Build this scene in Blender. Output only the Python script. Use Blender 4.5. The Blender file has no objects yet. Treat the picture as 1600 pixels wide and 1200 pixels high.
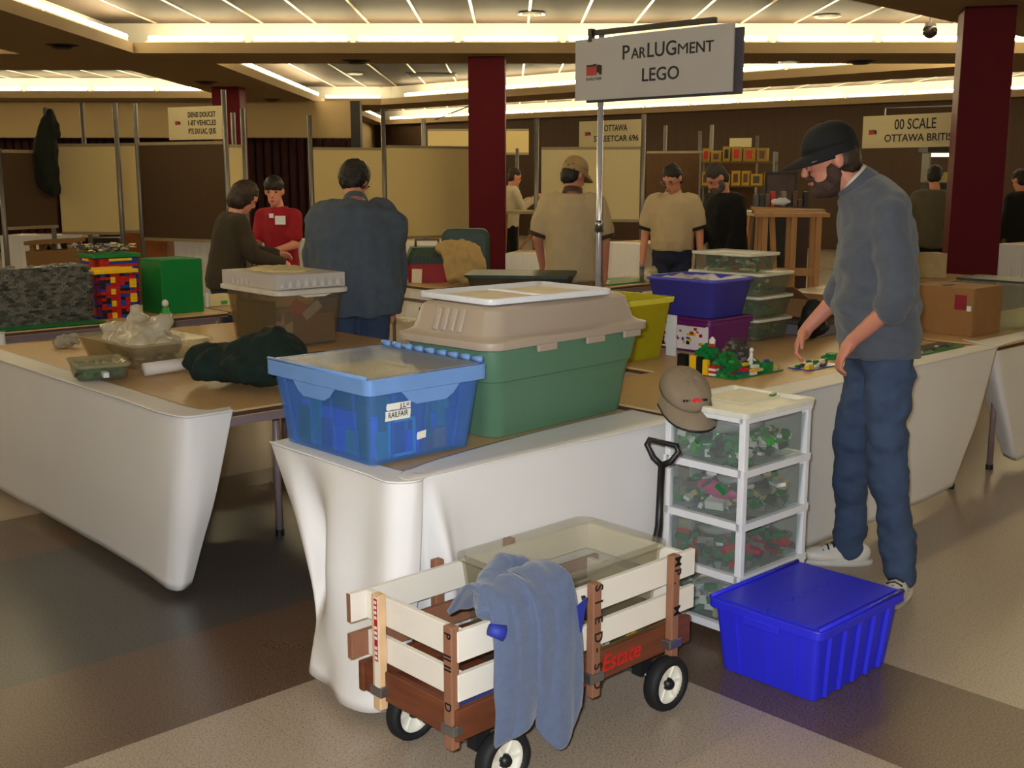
import bpy, bmesh, math, random
from mathutils import Vector, Matrix, noise
from mathutils.geometry import tessellate_polygon

SC = bpy.context.scene
COL = SC.collection
rnd = random.Random(11)

# ---------------------------------------------------------------- camera, light, exposure
CAM_H, FPX = 1.65, 1776.0
PITCH = math.atan(325 / 1776.0)
cam_data = bpy.data.cameras.new('camera')
cam_data.sensor_width = 36.0
cam_data.lens = FPX / 1600 * 36.0
cam_data.clip_end = 200
camera = bpy.data.objects.new('camera', cam_data)
COL.objects.link(camera)
camera.location = (0, 0, CAM_H)
camera.rotation_euler = (math.pi / 2 - PITCH, 0, 0)
SC.camera = camera

world = bpy.data.worlds.new('hall_air')
SC.world = world
world.use_nodes = True
world.node_tree.nodes['Background'].inputs[0].default_value = (0.05, 0.04, 0.03, 1)
world.node_tree.nodes['Background'].inputs[1].default_value = 0.3

TUBE_STRENGTH = 57.0
TUBE_COLOUR = (1.0, 0.83, 0.47)
flash_data = bpy.data.lights.new('camera_flash', 'AREA')
flash_data.shape = 'RECTANGLE'
flash_data.size = 0.06
flash_data.size_y = 0.03
flash_data.energy = 122.0
flash_data.color = (0.91, 0.96, 1.0)
flash = bpy.data.objects.new('camera_flash', flash_data)
COL.objects.link(flash)
flash.location = (-0.05, -0.02, CAM_H + 0.06)
flash.rotation_euler = (math.pi / 2 - PITCH, 0, 0)

SC.view_settings.view_transform = 'Standard'
SC.view_settings.look = 'None'
SC.view_settings.gamma = 1
SC.view_settings.use_curve_mapping = False
SC.view_settings.exposure = 0.0
SC.cycles.transparent_max_bounces = 24
SC.cycles.max_bounces = 8
SC.cycles.sample_clamp_indirect = 4.0

# ---------------------------------------------------------------- places in the hall
CP, SP = math.cos(PITCH), math.sin(PITCH)
def ray(px, py):
    x = (px - 800) / FPX; y = (600 - py) / FPX
    return Vector((x, CP + y * SP, -SP + y * CP))
def G(px, py, z=0.0):
    r = ray(px, py); k = (z - CAM_H) / r.z
    return Vector((r.x * k, r.y * k, z))
def D(px, py, d):
    r = ray(px, py); k = d / r.y
    return Vector((r.x * k, d, CAM_H + r.z * k))
ANG = math.radians(43.1)          # tables stand at about 45 degrees to the room
U = Vector((math.cos(ANG), math.sin(ANG), 0))
V = Vector((-math.sin(ANG), math.cos(ANG), 0))
def W(u, v, z=0.0):
    p = U * u + V * v; p.z = z
    return p
TT = 0.74                         # table height

# ---------------------------------------------------------------- materials
def lin(c):
    out = []
    for k in c[:3]:
        k = k / 255.0
        out.append(k / 12.92 if k <= 0.04045 else ((k + 0.055) / 1.055) ** 2.4)
    return (out[0], out[1], out[2], 1.0)

MATS = {}
def mat(name, col, rough=0.6, metal=0.0, var=0.10, scale=14.0, bump=0.0, bscale=60.0, spec=0.4, sheen=0.0, stretch=None):
    if name in MATS: return MATS[name]
    m = bpy.data.materials.new(name); m.use_nodes = True
    nt = m.node_tree; b = nt.nodes['Principled BSDF']
    tc = nt.nodes.new('ShaderNodeTexCoord')
    src = tc.outputs['Object']
    if stretch:
        mp = nt.nodes.new('ShaderNodeMapping'); mp.inputs['Scale'].default_value = stretch
        nt.links.new(src, mp.inputs['Vector']); src = mp.outputs['Vector']
    nz = nt.nodes.new('ShaderNodeTexNoise'); nz.inputs['Scale'].default_value = scale
    nz.inputs['Detail'].default_value = 5
    nt.links.new(src, nz.inputs['Vector'])
    mx = nt.nodes.new('ShaderNodeMix'); mx.data_type = 'RGBA'
    c = lin(col)
    mx.inputs[6].default_value = tuple(max(0, k * (1 - 2 * var)) for k in c[:3]) + (1,)
    mx.inputs[7].default_value = tuple(min(1, k * (1 + 2 * var)) for k in c[:3]) + (1,)
    nt.links.new(nz.outputs['Fac'], mx.inputs[0])
    nt.links.new(mx.outputs[2], b.inputs['Base Color'])
    b.inputs['Roughness'].default_value = rough
    b.inputs['Metallic'].default_value = metal
    b.inputs['Specular IOR Level'].default_value = spec
    if sheen: b.inputs['Sheen Weight'].default_value = sheen
    if bump:
        n2 = nt.nodes.new('ShaderNodeTexNoise'); n2.inputs['Scale'].default_value = bscale
        n2.inputs['Detail'].default_value = 6
        nt.links.new(src, n2.inputs['Vector'])
        bp = nt.nodes.new('ShaderNodeBump'); bp.inputs['Strength'].default_value = bump
        bp.inputs['Distance'].default_value = 0.01
        nt.links.new(n2.outputs['Fac'], bp.inputs['Height'])
        nt.links.new(bp.outputs['Normal'], b.inputs['Normal'])
    MATS[name] = m
    return m

def clear_mat(name, col, see=0.5, tint=None, rough=0.25, var=0.06):
    """see-through moulded plastic: part lets the view through tinted, part scatters"""
    if name in MATS: return MATS[name]
    m = bpy.data.materials.new(name); m.use_nodes = True
    nt = m.node_tree; b = nt.nodes['Principled BSDF']; out = nt.nodes['Material Output']
    tc = nt.nodes.new('ShaderNodeTexCoord')
    nz = nt.nodes.new('ShaderNodeTexNoise'); nz.inputs['Scale'].default_value = 8
    nt.links.new(tc.outputs['Object'], nz.inputs['Vector'])
    mx = nt.nodes.new('ShaderNodeMix'); mx.data_type = 'RGBA'
    c = lin(col)
    mx.inputs[6].default_value = tuple(k * (1 - 2 * var) for k in c[:3]) + (1,)
    mx.inputs[7].default_value = tuple(min(1, k * (1 + 2 * var)) for k in c[:3]) + (1,)
    nt.links.new(nz.outputs['Fac'], mx.inputs[0]); nt.links.new(mx.outputs[2], b.inputs['Base Color'])
    b.inputs['Roughness'].default_value = rough
    tr = nt.nodes.new('ShaderNodeBsdfTransparent')
    tr.inputs[0].default_value = lin(tint) if tint else (0.9, 0.9, 0.88, 1)
    ms = nt.nodes.new('ShaderNodeMixShader'); ms.inputs[0].default_value = 1 - see
    nt.links.new(tr.outputs[0], ms.inputs[1]); nt.links.new(b.outputs[0], ms.inputs[2])
    nt.links.new(ms.outputs[0], out.inputs['Surface'])
    MATS[name] = m
    return m

def glow_mat(name, col, strength):
    m = bpy.data.materials.new(name); m.use_nodes = True
    b = m.node_tree.nodes['Principled BSDF']
    b.inputs['Base Color'].default_value = (0.9, 0.9, 0.85, 1)
    b.inputs['Emission Color'].default_value = tuple(col) + (1,)
    b.inputs['Emission Strength'].default_value = strength
    return m

# ---------------------------------------------------------------- mesh helpers
class MB:
    def __init__(self): self.v = []; self.f = []; self.mi = []
    def add(self, verts, faces, mi=0):
        o = len(self.v); self.v += [Vector(p) for p in verts]
        for f in faces: self.f.append([i + o for i in f]); self.mi.append(mi)
    def box(self, x0, x1, y0, y1, z0, z1, mi=0, M=None):
        vs = [Vector(p) for p in ((x0,y0,z0),(x1,y0,z0),(x1,y1,z0),(x0,y1,z0),(x0,y0,z1),(x1,y0,z1),(x1,y1,z1),(x0,y1,z1))]
        if M is not None: vs = [M @ p for p in vs]
        self.add(vs, [(0,3,2,1),(4,5,6,7),(0,1,5,4),(1,2,6,5),(2,3,7,6),(3,0,4,7)], mi); return self
    def obox(self, c, size, M=None, mi=0):
        M3 = M if M is not None else Matrix.Identity(3)
        h = Vector(size) / 2; c = Vector(c)
        vs = [c + M3 @ Vector((sx*h.x, sy*h.y, sz*h.z)) for sx,sy,sz in ((-1,-1,-1),(1,-1,-1),(1,1,-1),(-1,1,-1),(-1,-1,1),(1,-1,1),(1,1,1),(-1,1,1))]
        self.add(vs, [(0,3,2,1),(4,5,6,7),(0,1,5,4),(1,2,6,5),(2,3,7,6),(3,0,4,7)], mi); return self
    def beam(self, a, b, w, h, up=(0,0,1), mi=0):
        a = Vector(a); b = Vector(b); d = (b - a); L = d.length; d.normalize()
        s = d.cross(Vector(up));
        if s.length < 1e-4: s = d.cross(Vector((1,0,0)))
        s.normalize(); t = s.cross(d)
        M = Matrix((d, s, t)).transposed()
        return self.obox((a + b) / 2, (L, w, h), M, mi)
    def prism(self, poly, z0, z1, mi=0):
        n = len(poly)
        vs = [Vector((p[0], p[1], z0)) for p in poly] + [Vector((p[0], p[1], z1)) for p in poly]
        fs = [tuple(range(n - 1, -1, -1)), tuple(range(n, 2 * n))]
        fs += [(i, (i + 1) % n, n + (i + 1) % n, n + i) for i in range(n)]
        self.add(vs, fs, mi); return self
    def loft(self, rings, cap0=True, cap1=True, mi=0):
        n = len(rings[0]); vs = [p for r in rings for p in r]; fs = []
        for k in range(len(rings) - 1):
            for i in range(n):
                j = (i + 1) % n
                fs.append((k*n+i, k*n+j, (k+1)*n+j, (k+1)*n+i))
        if cap0: fs.append(tuple(range(n - 1, -1, -1)))
        if cap1: fs.append(tuple((len(rings)-1)*n + i for i in range(n)))
        self.add(vs, fs, mi); return self
    def tube(self, path, r, n=8, mi=0):
        path = [Vector(p) for p in path]
        rs = r if isinstance(r, (list, tuple)) else [r] * len(path)
        rings = []; prev = None
        for i, p in enumerate(path):
            if i == 0: d = path[1] - p
            elif i == len(path) - 1: d = p - path[i-1]
            else: d = (path[i+1] - p).normalized() + (p - path[i-1]).normalized()
            d.normalize()
            if prev is None:
                a = d.cross(Vector((0,0,1)))
                if a.length < 1e-3: a = d.cross(Vector((1,0,0)))
            else:
                a = prev - d * prev.dot(d)
            a.normalize(); prev = a.copy(); b = d.cross(a)
            rings.append([p + (a * math.cos(2*math.pi*k/n) + b * math.sin(2*math.pi*k/n)) * rs[i] for k in range(n)])
        return self.loft(rings, mi=mi)
    def lathe(self, prof, n=20, mi=0, M=None):
        rings = []
        for r, z in prof:
            ring = [Vector((r*math.cos(2*math.pi*k/n), r*math.sin(2*math.pi*k/n), z)) for k in range(n)]
            if M is not None: ring = [M @ p for p in ring]
            rings.append(ring)
        return self.loft(rings, mi=mi)
    def capsule(self, p0, p1, r0, r1, n=12):
        p0 = Vector(p0); p1 = Vector(p1); d = p1 - p0
        if d.length < 1e-5: d = Vector((0,0,1e-4))
        d.normalize()
        a = d.cross(Vector((0,0,1)))
        if a.length < 1e-3: a = d.cross(Vector((1,0,0)))
        a.normalize(); b = d.cross(a); rings = []
        for t in (-85, -60, -30, 0):
            c = p0 + d * r0 * math.sin(math.radians(t)); rr = r0 * math.cos(math.radians(t))
            rings.append([c + (a*math.cos(2*math.pi*k/n) + b*math.sin(2*math.pi*k/n))*rr for k in range(n)])
        for t in (0, 30, 60, 85):
            c = p1 + d * r1 * math.sin(math.radians(t)); rr = r1 * math.cos(math.radians(t))
            rings.append([c + (a*math.cos(2*math.pi*k/n) + b*math.sin(2*math.pi*k/n))*rr for k in range(n)])
        return self.loft(rings)
    def ell(self, c, r, axes=None, nu=16, nv=10, mi=0):
        c = Vector(c); ax = axes or (Vector((1,0,0)), Vector((0,1,0)), Vector((0,0,1)))
        rings = []
        for j in range(nv + 1):
            t = -math.pi/2 + math.pi * j / nv
            t = max(-1.5, min(1.5, t)); ct, st = math.cos(t), math.sin(t)
            rings.append([c + ax[0]*(r[0]*ct*math.cos(2*math.pi*k/nu)) + ax[1]*(r[1]*ct*math.sin(2*math.pi*k/nu)) + ax[2]*(r[2]*st) for k in range(nu)])
        return self.loft(rings, mi=mi)
    def mesh(self, name, mats, smooth=False):
        me = bpy.data.meshes.new(name)
        me.from_pydata([tuple(p) for p in self.v], [], self.f)
        for m in (mats if isinstance(mats, (list, tuple)) else [mats]): me.materials.append(m)
        me.polygons.foreach_set('material_index', self.mi)
        if smooth: me.polygons.foreach_set('use_smooth', [True] * len(me.polygons))
        bm = bmesh.new(); bm.from_mesh(me); bmesh.ops.recalc_face_normals(bm, faces=bm.faces[:]); bm.to_mesh(me); bm.free()
        me.update()
        return me
    def build(self, name, mats, parent=None, smooth=False, bevel=0.0, shift=None):
        if shift is not None: self.v = [p - shift for p in self.v]
        o = bpy.data.objects.new(name, self.mesh(name, mats, smooth)); COL.objects.link(o)
        if parent is not None: o.parent = parent
        if bevel:
            b = o.modifiers.new('edge', 'BEVEL'); b.width = bevel; b.segments = 2; b.limit_method = 'ANGLE'
            b.angle_limit = math.radians(40)
        if smooth and not bevel:
            pass
        return o

def obj_from(me, name, parent=None, loc=(0,0,0), rot=None):
    o = bpy.data.objects.new(name, me); COL.objects.link(o); o.parent = parent; o.location = loc
    if rot is not None: o.rotation_euler = rot
    return o
def tag(o, label=None, cat=None, group=None, kind=None):
    if label: o['label'] = label
    if cat: o['category'] = cat
    if group: o['group'] = group
    if kind: o['kind'] = kind
    return o
def thing(name, label, cat, loc=(0,0,0), rz=0.0, group=None):
    o = bpy.data.objects.new(name, None); COL.objects.link(o)
    o.empty_display_size = 0.05; o.location = loc; o.rotation_euler = (0, 0, rz)
    return tag(o, label, cat, group)
def structure(o): o['kind'] = 'structure'; return o

def rrect(L, Wd, r, z, n=5, cx=0.0, cy=0.0):
    pts = []
    for sx, sy, a0 in ((1,1,0),(-1,1,90),(-1,-1,180),(1,-1,270)):
        for k in range(n):
            a = math.radians(a0 + 90 * k / (n - 1))
            pts.append(Vector((cx + sx*(L/2 - r) + r*math.cos(a), cy + sy*(Wd/2 - r) + r*math.sin(a), z)))
    return pts
def tub(L0, W0, L1, W1, H, r=0.03, wall=0.006, lip=0.018, liph=0.02):
    """open tapered moulded tub: foot L0 x W0, mouth L1 x W1"""
    m = MB(); R = []
    R.append(rrect(L0, W0, r, 0)); R.append(rrect(L1, W1, r, H - liph))
    R.append(rrect(L1 + 2*lip, W1 + 2*lip, r + lip*0.6, H - liph)); R.append(rrect(L1 + 2*lip, W1 + 2*lip, r + lip*0.6, H))
    R.append(rrect(L1 - 2*wall, W1 - 2*wall, r, H)); R.append(rrect(L0 - 2*wall, W0 - 2*wall, r, 0.008))
    m.loft(R); return m
def slab(L, Wd, z0, z1, r=0.03):
    return MB().loft([rrect(L, Wd, r, z0), rrect(L, Wd, r, z1)])

def evaluated(o):
    dg = bpy.context.evaluated_depsgraph_get()
    return bpy.data.meshes.new_from_object(o.evaluated_get(dg))
def blob(name, mb, mats, parent=None, voxel=0.012, smooth=6, wrinkle=None, shift=None, fn=None):
    """closed overlapping shapes fused into one continuous skin"""
    if shift is not None: mb.v = [p - shift for p in mb.v]
    o = bpy.data.objects.new(name, mb.mesh(name, mats)); COL.objects.link(o)
    md = o.modifiers.new('fuse', 'REMESH'); md.mode = 'VOXEL'; md.voxel_size = voxel
    sm = o.modifiers.new('soft', 'SMOOTH'); sm.factor = 0.5; sm.iterations = smooth
    me = evaluated(o); old = o.data
    o.modifiers.clear(); o.data = me; bpy.data.meshes.remove(old)
    me.name = name
    if len(me.materials) == 0: me.materials.append(mats)
    if wrinkle or fn:
        nn = [v.normal.copy() for v in me.vertices]
        for v, n in zip(me.vertices, nn):
            d = 0.0
            if wrinkle:
                amp, fx, fz = wrinkle
                q = Vector((v.co.x * fx, v.co.y * fx, v.co.z * fz))
                d = amp * (noise.noise(q) + 0.5 * noise.noise(q * 2.3))
            v.co += n * d
    me.polygons.foreach_set('use_smooth', [True] * len(me.polygons)); me.update()
    o.parent = parent
    return o

def text(body, size, m, parent, origin, X, Y, name='lettering', depth=0.0015, bold=0.0, align='LEFT', width=None, squash=None):
    cu = bpy.data.curves.new(name, 'FONT'); cu.body = body; cu.size = size; cu.extrude = depth
    cu.offset = bold; cu.align_x = align; cu.resolution_u = 3
    t = bpy.data.objects.new(name, cu); COL.objects.link(t)
    me = evaluated(t); bpy.data.objects.remove(t); bpy.data.curves.remove(cu)
    me.materials.clear(); me.materials.append(m)
    xs = [v.co.x for v in me.vertices]
    s = 1.0
    x_min = 0.0
    if width and xs: s = width / (max(xs) - min(xs)); x_min = min(xs)
    X = Vector(X).normalized(); Y = Vector(Y).normalized(); Z = X.cross(Y); O = Vector(origin)
    for v in me.vertices:
        v.co = O + X * ((v.co.x - x_min) * s) + Y * v.co.y + Z * v.co.z
    o = bpy.data.objects.new(name, me); COL.objects.link(o); o.parent = parent
    return o

# ---------------------------------------------------------------- common materials
M_paper = mat('white_roll_paper', (222,218,216), 0.55, var=0.02, scale=3, bump=0.05, bscale=12)
M_top = mat('tan_table_laminate', (192,158,112), 0.4, var=0.06, scale=30)
M_edge = mat('dark_table_edging', (70,52,42), 0.5)
M_steel = mat('brown_grey_tubing', (136,118,120), 0.4, 0.15)
M_white = mat('white_plastic', (216,216,220), 0.35, var=0.02)
M_black = mat('black_plastic', (16,16,18), 0.45)
M_metal = mat('bright_metal', (150,150,155), 0.3, 0.9, var=0.03)
M_post = mat('grey_aluminium_post', (120,116,112), 0.4, 0.5)
M_beige = mat('beige_panel_fabric', (206,184,130), 0.85, var=0.04, scale=60)
M_brownpanel = mat('dark_brown_panel_fabric', (70,50,30), 0.85, var=0.08, scale=60)
M_ink = mat('black_ink', (18,17,20), 0.6)
M_red = mat('red_ink', (170,30,34), 0.5)
M_wood = mat('pine_wood', (176,128,74), 0.6, stretch=(1,1,0.1), scale=30)
M_card = mat('cardboard', (140,100,58), 0.85, var=0.07)
# ---------------------------------------------------------------- the hall: floor
def floor_material():
    m = bpy.data.materials.new('speckled_vinyl_floor'); m.use_nodes = True
    nt = m.node_tree; N = nt.nodes; Lk = nt.links; b = N['Principled BSDF']
    geo = N.new('ShaderNodeNewGeometry')
    def dot(vec):
        d = N.new('ShaderNodeVectorMath'); d.operation = 'DOT_PRODUCT'
        Lk.new(geo.outputs['Position'], d.inputs[0]); d.inputs[1].default_value = tuple(vec); return d.outputs['Value']
    u = dot(U); v = dot(V)
    def math_(op, a, c, d=None):
        n = N.new('ShaderNodeMath'); n.operation = op
        for i, k in enumerate((a, c, d)):
            if k is None: continue
            if isinstance(k, (int, float)): n.inputs[i].default_value = k
            else: Lk.new(k, n.inputs[i])
        return n.outputs[0]
    def between(s, lo, hi): return math_('MULTIPLY', math_('GREATER_THAN', s, lo), math_('LESS_THAN', s, hi))
    n1 = N.new('ShaderNodeTexNoise'); n1.inputs['Scale'].default_value = 150; n1.inputs['Detail'].default_value = 6
    Lk.new(geo.outputs['Position'], n1.inputs['Vector'])
    n2 = N.new('ShaderNodeTexNoise'); n2.inputs['Scale'].default_value = 1.2
    Lk.new(geo.outputs['Position'], n2.inputs['Vector'])
    def speck(c0, c1, c2):
        r = N.new('ShaderNodeValToRGB'); e = r.color_ramp.elements
        e[0].position = 0.34; e[0].color = lin(c0); e[1].position = 0.62; e[1].color = lin(c2)
        k = e.new(0.48); k.color = lin(c1)
        Lk.new(n1.outputs['Fac'], r.inputs[0]); return r.outputs[0]
    tan = speck((120,106,92), (160,143,124), (168,152,134))
    brown = speck((62,48,40), (92,72,58), (112,92,76))
    grey = speck((44,46,46), (70,68,66), (92,88,84))
    def mixc(f, a, c):
        x = N.new('ShaderNodeMix'); x.data_type = 'RGBA'
        Lk.new(f, x.inputs[0]); Lk.new(a, x.inputs[6]); Lk.new(c, x.inputs[7]); return x.outputs[2]
    inside = math_('LESS_THAN', u, 3.45)
    band1 = math_('MULTIPLY', between(v, 3.04, 5.58), inside)
    core = math_('MULTIPLY', between(v, 3.67, 4.96), math_('LESS_THAN', u, 2.84))
    band2 = math_('MULTIPLY', between(u, 2.84, 3.45), math_('LESS_THAN', v, 3.2))
    brownmask = math_('MAXIMUM', band1, band2)
    col = mixc(brownmask, tan, brown); col = mixc(core, col, grey)
    # hairline joints of the square tiles, 0.31 m
    def joint(s, off):
        f = math_('FRACT', math_('DIVIDE', math_('ADD', s, off), 0.31), 0)
        return math_('LESS_THAN', f, 0.006)
    j = math_('MAXIMUM', joint(u, 30.26), joint(v, 30.06))
    dark = N.new('ShaderNodeMix'); dark.data_type = 'RGBA'; dark.blend_type = 'MULTIPLY'
    Lk.new(math_('MULTIPLY', j, 0.35), dark.inputs[0]); Lk.new(col, dark.inputs[6]); dark.inputs[7].default_value = (0.3, 0.27, 0.25, 1)
    Lk.new(dark.outputs[2], b.inputs['Base Color'])
    rr = math_('MULTIPLY_ADD', n2.outputs['Fac'], 0.16, 0.22)
    Lk.new(rr, b.inputs['Roughness']); b.inputs['Specular IOR Level'].default_value = 0.45
    return m
X0, X1, Y0, Y1 = -15.0, 17.0, -7.0, 37.0
f = MB(); f.box(X0, X1, Y0, Y1, -0.1, 0)
structure(f.build('floor', floor_material()))

# ---------------------------------------------------------------- ceiling: soffit pierced by lit coves
ZS, ZL, ZC = 3.2, 3.33, 3.63
COVES = {
    'front':  [(-4.85, 2.75), (7.5, 15.1), (-4.85, 15.1)],
    'middle': [(-4.15, 16.5), (6.85, 16.5), (-2.9, 25.9), (-4.15, 25.9)],
    'far':    [(-3.9, 28.7), (8.6, 16.9), (15.5, 16.9), (15.5, 18.4), (-3.9, 35.6)],
    'left':   [(-14.0, 17.5), (-5.7, 17.5), (-5.7, 23.6), (-14.0, 23.6)],
    'corner': [(-13.0, 5.0), (-6.35, 5.0), (-6.35, 15.2), (-13.0, 15.2)],
    'near':   [(-3.0, 2.2), (-3.0, -6.0), (11.0, -6.0), (11.0, 16.2)],
}
def ccw(p):
    a = sum(p[i][0]*p[(i+1)%len(p)][1] - p[(i+1)%len(p)][0]*p[i][1] for i in range(len(p)))
    return p if a > 0 else p[::-1]
def offset(poly, d):
    poly = ccw(poly); n = len(poly); out = []
    for i in range(n):
        p0 = Vector(poly[i-1]); p1 = Vector(poly[i]); p2 = Vector(poly[(i+1) % n])
        e1 = (p1 - p0).normalized(); e2 = (p2 - p1).normalized()
        n1 = Vector((e1.y, -e1.x)); n2 = Vector((e2.y, -e2.x))
        k = d / max(0.25, 1 + n1.dot(n2)); out.append(tuple(p1 + (n1 + n2) * k))
    return out
def clip_x(poly, x0, x1):
    for sgn, lim in ((1, x0), (-1, -x1)):
        out = []
        for i in range(len(poly)):
            a = poly[i]; b = poly[(i+1) % len(poly)]; da = sgn*a[0] - lim; db = sgn*b[0] - lim
            if da >= 0: out.append(a)
            if (da >= 0) != (db >= 0):
                t = da / (da - db); out.append((a[0] + t*(b[0]-a[0]), a[1] + t*(b[1]-a[1])))
        poly = out
        if len(poly) < 3: return []
    return poly
M_soffit = mat('beige_soffit_plaster', (150,128,96), 0.8, var=0.04, scale=4)
M_cove = mat('cream_cove_plaster', (180,175,166), 0.7, var=0.02, scale=4)
M_panel = mat('ceiling_panel_board', (70,57,48), 0.75, var=0.03, scale=6)
M_bar = mat('bright_ceiling_strip', (236,226,200), 0.3, 0.3, var=0.02)
M_tube = glow_mat('lit_fluorescent_tube', TUBE_COLOUR, TUBE_STRENGTH)
M_cap = mat('tube_batten_enamel', (220,210,186), 0.5)

outer = [Vector((X0, Y0, ZS)), Vector((X1, Y0, ZS)), Vector((X1, Y1, ZS)), Vector((X0, Y1, ZS))]
loops = [outer] + [[Vector((x, y, ZS)) for x, y in ccw(p)][::-1] for p in COVES.values()]
flat = [p for l in loops for p in l]
s = MB(); s.add(flat, [tuple(t) for t in tessellate_polygon(loops)])
for p in COVES.values():
    p = ccw(p); n = len(p)
    for i in range(n):
        a, b2 = p[i], p[(i+1) % n]
        s.add([(a[0],a[1],ZS),(b2[0],b2[1],ZS),(b2[0],b2[1],ZL),(a[0],a[1],ZL)], [(0,1,2,3)])
s.add([(X0,Y0,ZC+.3),(X1,Y0,ZC+.3),(X1,Y1,ZC+.3),(X0,Y1,ZC+.3)], [(0,1,2,3)])
ceiling = structure(s.build('ceiling', M_soffit))

tube_mesh = MB().tube([(0,-0.6,0),(0,0.6,0)], 0.03, 10).mesh('fluorescent_tube', M_tube, True)
cap_mesh = MB().box(-0.02,0.02,-0.64,0.64,-0.052,-0.03).mesh('tube_batten', M_cap)
ORD = ['first','second','third','fourth','fifth','sixth','seventh','eighth','ninth','tenth','eleventh','twelfth','thirteenth','fourteenth','fifteenth','sixteenth','seventeenth','eighteenth','nineteenth','twentieth']
COVE_NAME = {'front': 'large front ceiling cove', 'middle': 'middle ceiling cove', 'far': 'farthest ceiling cove', 'left': 'left ceiling cove', 'corner': 'upper left corner cove', 'near': 'cove over the photographer'}
def tubes_on(cove, a, b2, step=1.345, z=ZL + 0.055, inset=0.03):
    a = Vector((a[0], a[1])); b2 = Vector((b2[0], b2[1])); d = (b2 - a); L = d.length; d.normalize()
    k = max(1, int((L - 0.2) / step)); start = (L - (k - 1) * step) / 2
    nrm = Vector((d.y, -d.x))
    side = 'right' if nrm.x > .9 else 'left' if nrm.x < -.9 else 'back' if nrm.y > .9 else 'near' if nrm.y < -.9 else 'slanting back' if nrm.y > 0 else 'slanting near'
    order = list(range(k)) if ((d.x > 0) if abs(d.x) > .3 else (d.y > 0)) else list(range(k))[::-1]
    seen_from = 'left' if abs(d.x) > .3 else 'the near end'
    for i in range(k):
        c = a + d * (start + i * step) + nrm * inset
        rz = math.atan2(d.y, d.x) - math.pi / 2
        o = obj_from(tube_mesh, 'fluorescent_tube', None, (c.x, c.y, z), (0, 0, rz))
        tag(o, 'fluorescent tube, %s from %s, %s edge of the %s' % (ORD[min(19, order[i])], seen_from, side, COVE_NAME[cove]), 'light tube', 'fluorescent tubes of the %s cove' % cove)
        h = obj_from(cap_mesh, 'tube_batten', o)
for name, poly in COVES.items():
    poly = ccw(poly); n = len(poly); off = offset(poly, 0.5)
    m = MB()
    for i in range(n):
        j = (i + 1) % n
        a, b2, c, d = poly[i], poly[j], off[j], off[i]
        m.add([(a[0],a[1],ZL),(b2[0],b2[1],ZL),(c[0],c[1],ZL),(d[0],d[1],ZL)], [(0,1,2,3)])
        m.add([(d[0],d[1],ZL),(c[0],c[1],ZL),(c[0],c[1],ZC),(d[0],d[1],ZC)], [(0,1,2,3)])
        tubes_on(name, a, b2)
    w = structure(m.build('cove_wall', M_cove, ceiling))
    roof = structure(MB().prism(off, ZC + 0.03, ZC + 0.05).build('cove_backing', M_cove, ceiling))
    xs = [p[0] for p in off]; x = math.floor(min(xs) / 0.7) * 0.7 + 0.22
    while x < max(xs):
        q = clip_x(off, x + 0.016, x + 0.684)
        if len(q) >= 3 and name != 'near':
            MB().prism(q, ZC, ZC + 0.025).build('ceiling_panel', M_panel, ceiling)
        elif len(q) >= 3:
            MB().prism(q, ZC, ZC + 0.025).build('ceiling_panel', M_panel, ceiling)
        qb = clip_x(off, x - 0.022, x + 0.010)
        if len(qb) >= 3:
            MB().prism(qb, ZC - 0.008, ZC + 0.02).build('ceiling_strip', M_bar, ceiling)
        x += 0.7
# second row of tubes on the brown back wall cove: the upper, hidden lamp line seen as a thin bright edge
# ---------------------------------------------------------------- walls and columns
M_wallb = mat('beige_wall_paint', (158,136,98), 0.8, var=0.03, scale=3)
M_wallr = mat('dark_burgundy_curtain', (46,12,18), 0.9, var=0.15, scale=3, stretch=(6,6,0.2))
M_wallbr = mat('dark_brown_wall_boarding', (64,43,27), 0.7, var=0.12, scale=3, stretch=(5,5,0.3))
M_column = mat('burgundy_column_paint', (86,7,22), 0.6, var=0.03, scale=4, spec=.15)
ym = 24.6
w = MB(); w.box(X0, -3.4, ym, ym + 0.3, 2.45, ZS)
structure(w.build('wall_back_left', M_wallb))
w = MB(); w.box(X0, -3.4, ym + 0.55, ym + 0.8, 0, 2.45)
for k in range(65):
    w.tube([(X0 + 0.18*k, ym + 0.5, 0.0), (X0 + 0.18*k, ym + 0.5, 2.45)], 0.08, 6)
cur = w.build('curtain', M_wallr, None, True); tag(cur, 'dark burgundy curtain hanging along the back wall below the beige band', 'curtain')
w = MB(); w.box(-3.4, -3.2, ym - 0.05, ym + 0.3, 0, ZS)
structure(w.build('trim_1', mat('black_door_frame', (26,18,16), 0.6)))
structure(MB().box(-4.5, -4.3, ym + 0.8, 36.6, 0, ZS).build('wall_return', M_wallb))
w = MB(); a = Vector((-4.6, 36.7, 0)); b2 = Vector((17.0, 17.5, 0)); dd = (b2 - a).normalized(); nn = Vector((dd.y, -dd.x, 0)) * -1
L = (b2 - a).length
w.prism([(a.x, a.y), (b2.x, b2.y), (b2.x + nn.x*.3, b2.y + nn.y*.3), (a.x + nn.x*.3, a.y + nn.y*.3)], 0, ZS)
structure(w.build('wall_back_right', M_wallbr))
structure(MB().box(X0, X0 + .2, Y0, Y1, 0, ZS).build('wall_left', M_wallb))
structure(MB().box(X1 - .2, X1, Y0, 17.8, 0, ZS).build('wall_right', M_wallbr))
structure(MB().box(X0, X1, Y0, Y0 + .2, 0, ZS).build('wall_front', M_wallb))
M_colbase = mat('black_skirting', (20,16,16), 0.5)
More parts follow.
